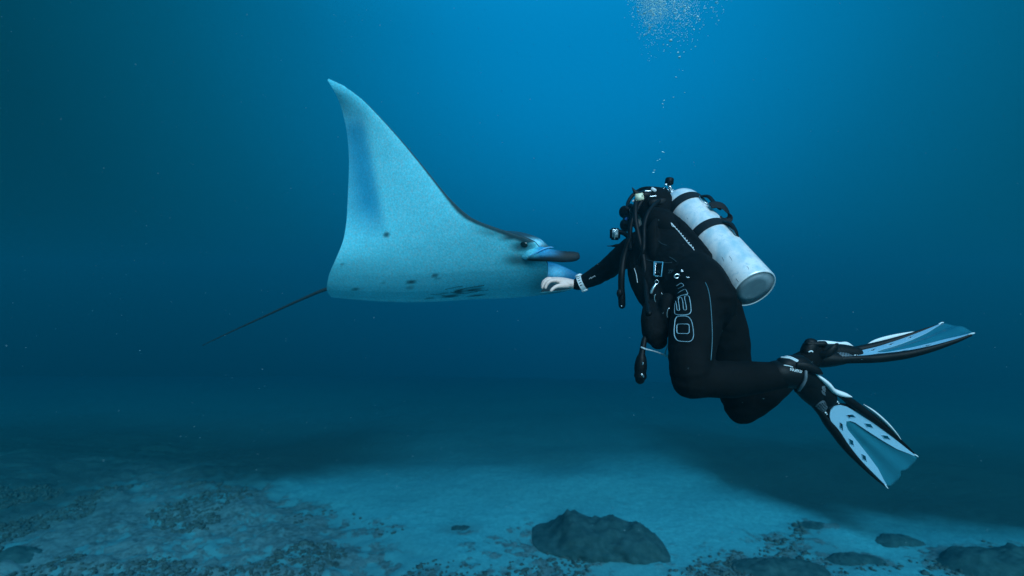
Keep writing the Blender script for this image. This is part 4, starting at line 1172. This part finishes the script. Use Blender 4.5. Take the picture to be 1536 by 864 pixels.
# ------------------------------------------------------------------ bubbles
M_bub = mat('air_bubble', (.55, .95, 1.0), .2, spec=1.0)
def bubble_mesh(seed):
    b_ = bmesh.new(); bmesh.ops.create_icosphere(b_, subdivisions=2, radius=1)
    for v in b_.verts:
        z = v.co.z
        v.co.z *= .55; v.co.z += .25*(1-(v.co.x**2+v.co.y**2))*(1 if z < 0 else .3)
        v.co *= 1+.12*noise.noise(v.co*1.5+Vector((seed, 0, 0)))
    m_ = bpy.data.meshes.new('bubble'); b_.to_mesh(m_); b_.free(); m_.materials.append(M_bub)
    m_.polygons.foreach_set('use_smooth', [True]*len(m_.polygons)); return m_
bmeshes = [bubble_mesh(k*5) for k in range(4)]
blist = [(980, 259, 3.0), (981.5, 255.5, 2), (986, 241, 1.6), (989.5, 239, 1.6), (994, 228, 2.6), (996, 229, 1.6), (990, 213, 1), (994, 156, 2.2), (996, 151, 2.6), (995, 161, 1.4), (1010, 146, 1.8), (1027, 139, 1.6),
         (1014, 116, 2), (1024, 106, 1.2), (1019, 86, 3.2), (1043, 70, 2.0), (1006, 61, 3.8), (995, 67, 1.8), (995.5, 77, 1.4), (1023, 52, 1.6), (1028, 56, 1.4), (1009, 49, 2.0), (1003, 51, 1.8), (1024, 39.5, 1.6), (1029, 37.5, 2.6), (1020, 35.5, 2.6), (1038, 40, 2), (1055.5, 38, 1.8), (1049, 30, 2.6), (1046, 24, 2), (1017, 26, 2.8), (1027, 9.5, 3.2), (1033, 12, 3), (1067, 11.5, 2.6), (1074, 4, 2.6), (1056, 12.5, 2), (973.5, 36.5, 2.6), (974, 44, 2.6), (969, 52, 2.2), (961, 51.5, 1.8), (967, 19.5, 3.4), (957, 17, 2.6), (979, 18, 2.6), (1014, 20, 2.2)]
for k, (x, y, s) in enumerate(blist):
    o = bpy.data.objects.new('bubble', bmeshes[k % 4]); col.objects.link(o)
    d = 2.72+random.uniform(-.12, .16)
    o.location = P(x, y, d); r_ = s*.5/F*d*1.15
    o.scale = (r_*1.15, r_*1.05, r_); o.rotation_euler = (random.uniform(-.3, .3), random.uniform(-.35, .35), random.uniform(0, 6))
    tag(o, 'small silvery air bubble in the rising trail above the diver', 'bubble', 'separate bubbles rising above the diver')
# the dense upper part of the plume
V, Fc = [], []
b_ = bmesh.new(); bmesh.ops.create_icosphere(b_, subdivisions=1, radius=1); pv = [v.co.copy() for v in b_.verts]; pf = [[v.index for v in f.verts] for f in b_.faces]; b_.free()
def add_bub(q, r):
    b0 = len(V); a = random.uniform(0, 6)
    M = Matrix.Translation(q) @ Matrix.Rotation(random.uniform(-.5, .5), 4, 'Y') @ Matrix.Rotation(a, 4, 'Z') @ Matrix.Diagonal((r*random.uniform(1, 1.6), r, r*random.uniform(.5, .8), 1))
    V.extend([M @ v for v in pv]); Fc.extend([[i+b0 for i in f] for f in pf])
n_ = 0
while n_ < 24000:
    y = random.triangular(-330, 95, -60)
    top = sm(95, -40, y)
    if random.random() < .5: x = random.gauss(978-.03*y, 7+9*top)
    else: x = random.gauss(1012-.02*y, 16+16*top)
    if y > 20 and random.random() > math.exp(-(y-20)/22): continue
    d = random.gauss(2.8, .16)
    big = random.random() < .08
    add_bub(P(x, y, d), random.uniform(.005, .0075) if random.random() < .004 else random.uniform(.0026, .0048) if big else random.uniform(.0010, .0024))
    n_ += 1
pm = bpy.data.meshes.new('bubble_plume'); pm.from_pydata([tuple(v) for v in V], [], Fc)
tag(link('bubble_plume', pm, M_bub), 'dense cloud of tiny silvery bubbles at the top of the rising trail', 'bubbles', kind='stuff')
# drifting particles
V, Fc = [], []
for k in range(2200):
    d = random.uniform(1.2, 9); q = Vector((random.uniform(-1.15, 1.15)*d, d, CZ+random.uniform(-.5, .62)*d))
    if q.z < .2: continue
    add_bub(q, random.uniform(.0004, .0011)*d**.5)
pm = bpy.data.meshes.new('drifting_particles'); pm.from_pydata([tuple(v) for v in V], [], Fc)
tag(link('drifting_particles', pm, mat('plankton', (.25, .45, .5), .8)), 'faint specks drifting in the open water', 'particles', kind='stuff')

# ------------------------------------------------------------------ the water's own haze
bm = bmesh.new(); bmesh.ops.create_cube(bm, size=1)
zmin, zmax = -9.5, CZ+3.4
for v in bm.verts:
    v.co = Vector((v.co.x*124, 25+v.co.y*80, (zmin+zmax)/2+v.co.z*(zmax-zmin)))
hm = bpy.data.meshes.new('haze'); bm.to_mesh(hm); bm.free()
M_h = bpy.data.materials.new('water_haze'); M_h.use_nodes = True
t = M_h.node_tree; t.nodes.clear()
pv_ = t.nodes.new('ShaderNodeVolumePrincipled'); ou = t.nodes.new('ShaderNodeOutputMaterial')
pv_.inputs['Color'].default_value = (.008, .151, .168, 1)
pv_.inputs['Absorption Color'].default_value = (0, .727, .842, 1)
pv_.inputs['Density'].default_value = .11
pv_.inputs['Anisotropy'].default_value = .60
t.links.new(pv_.outputs[0], ou.inputs['Volume'])
tag(link('haze', hm, M_h, None, False), kind='stuff')
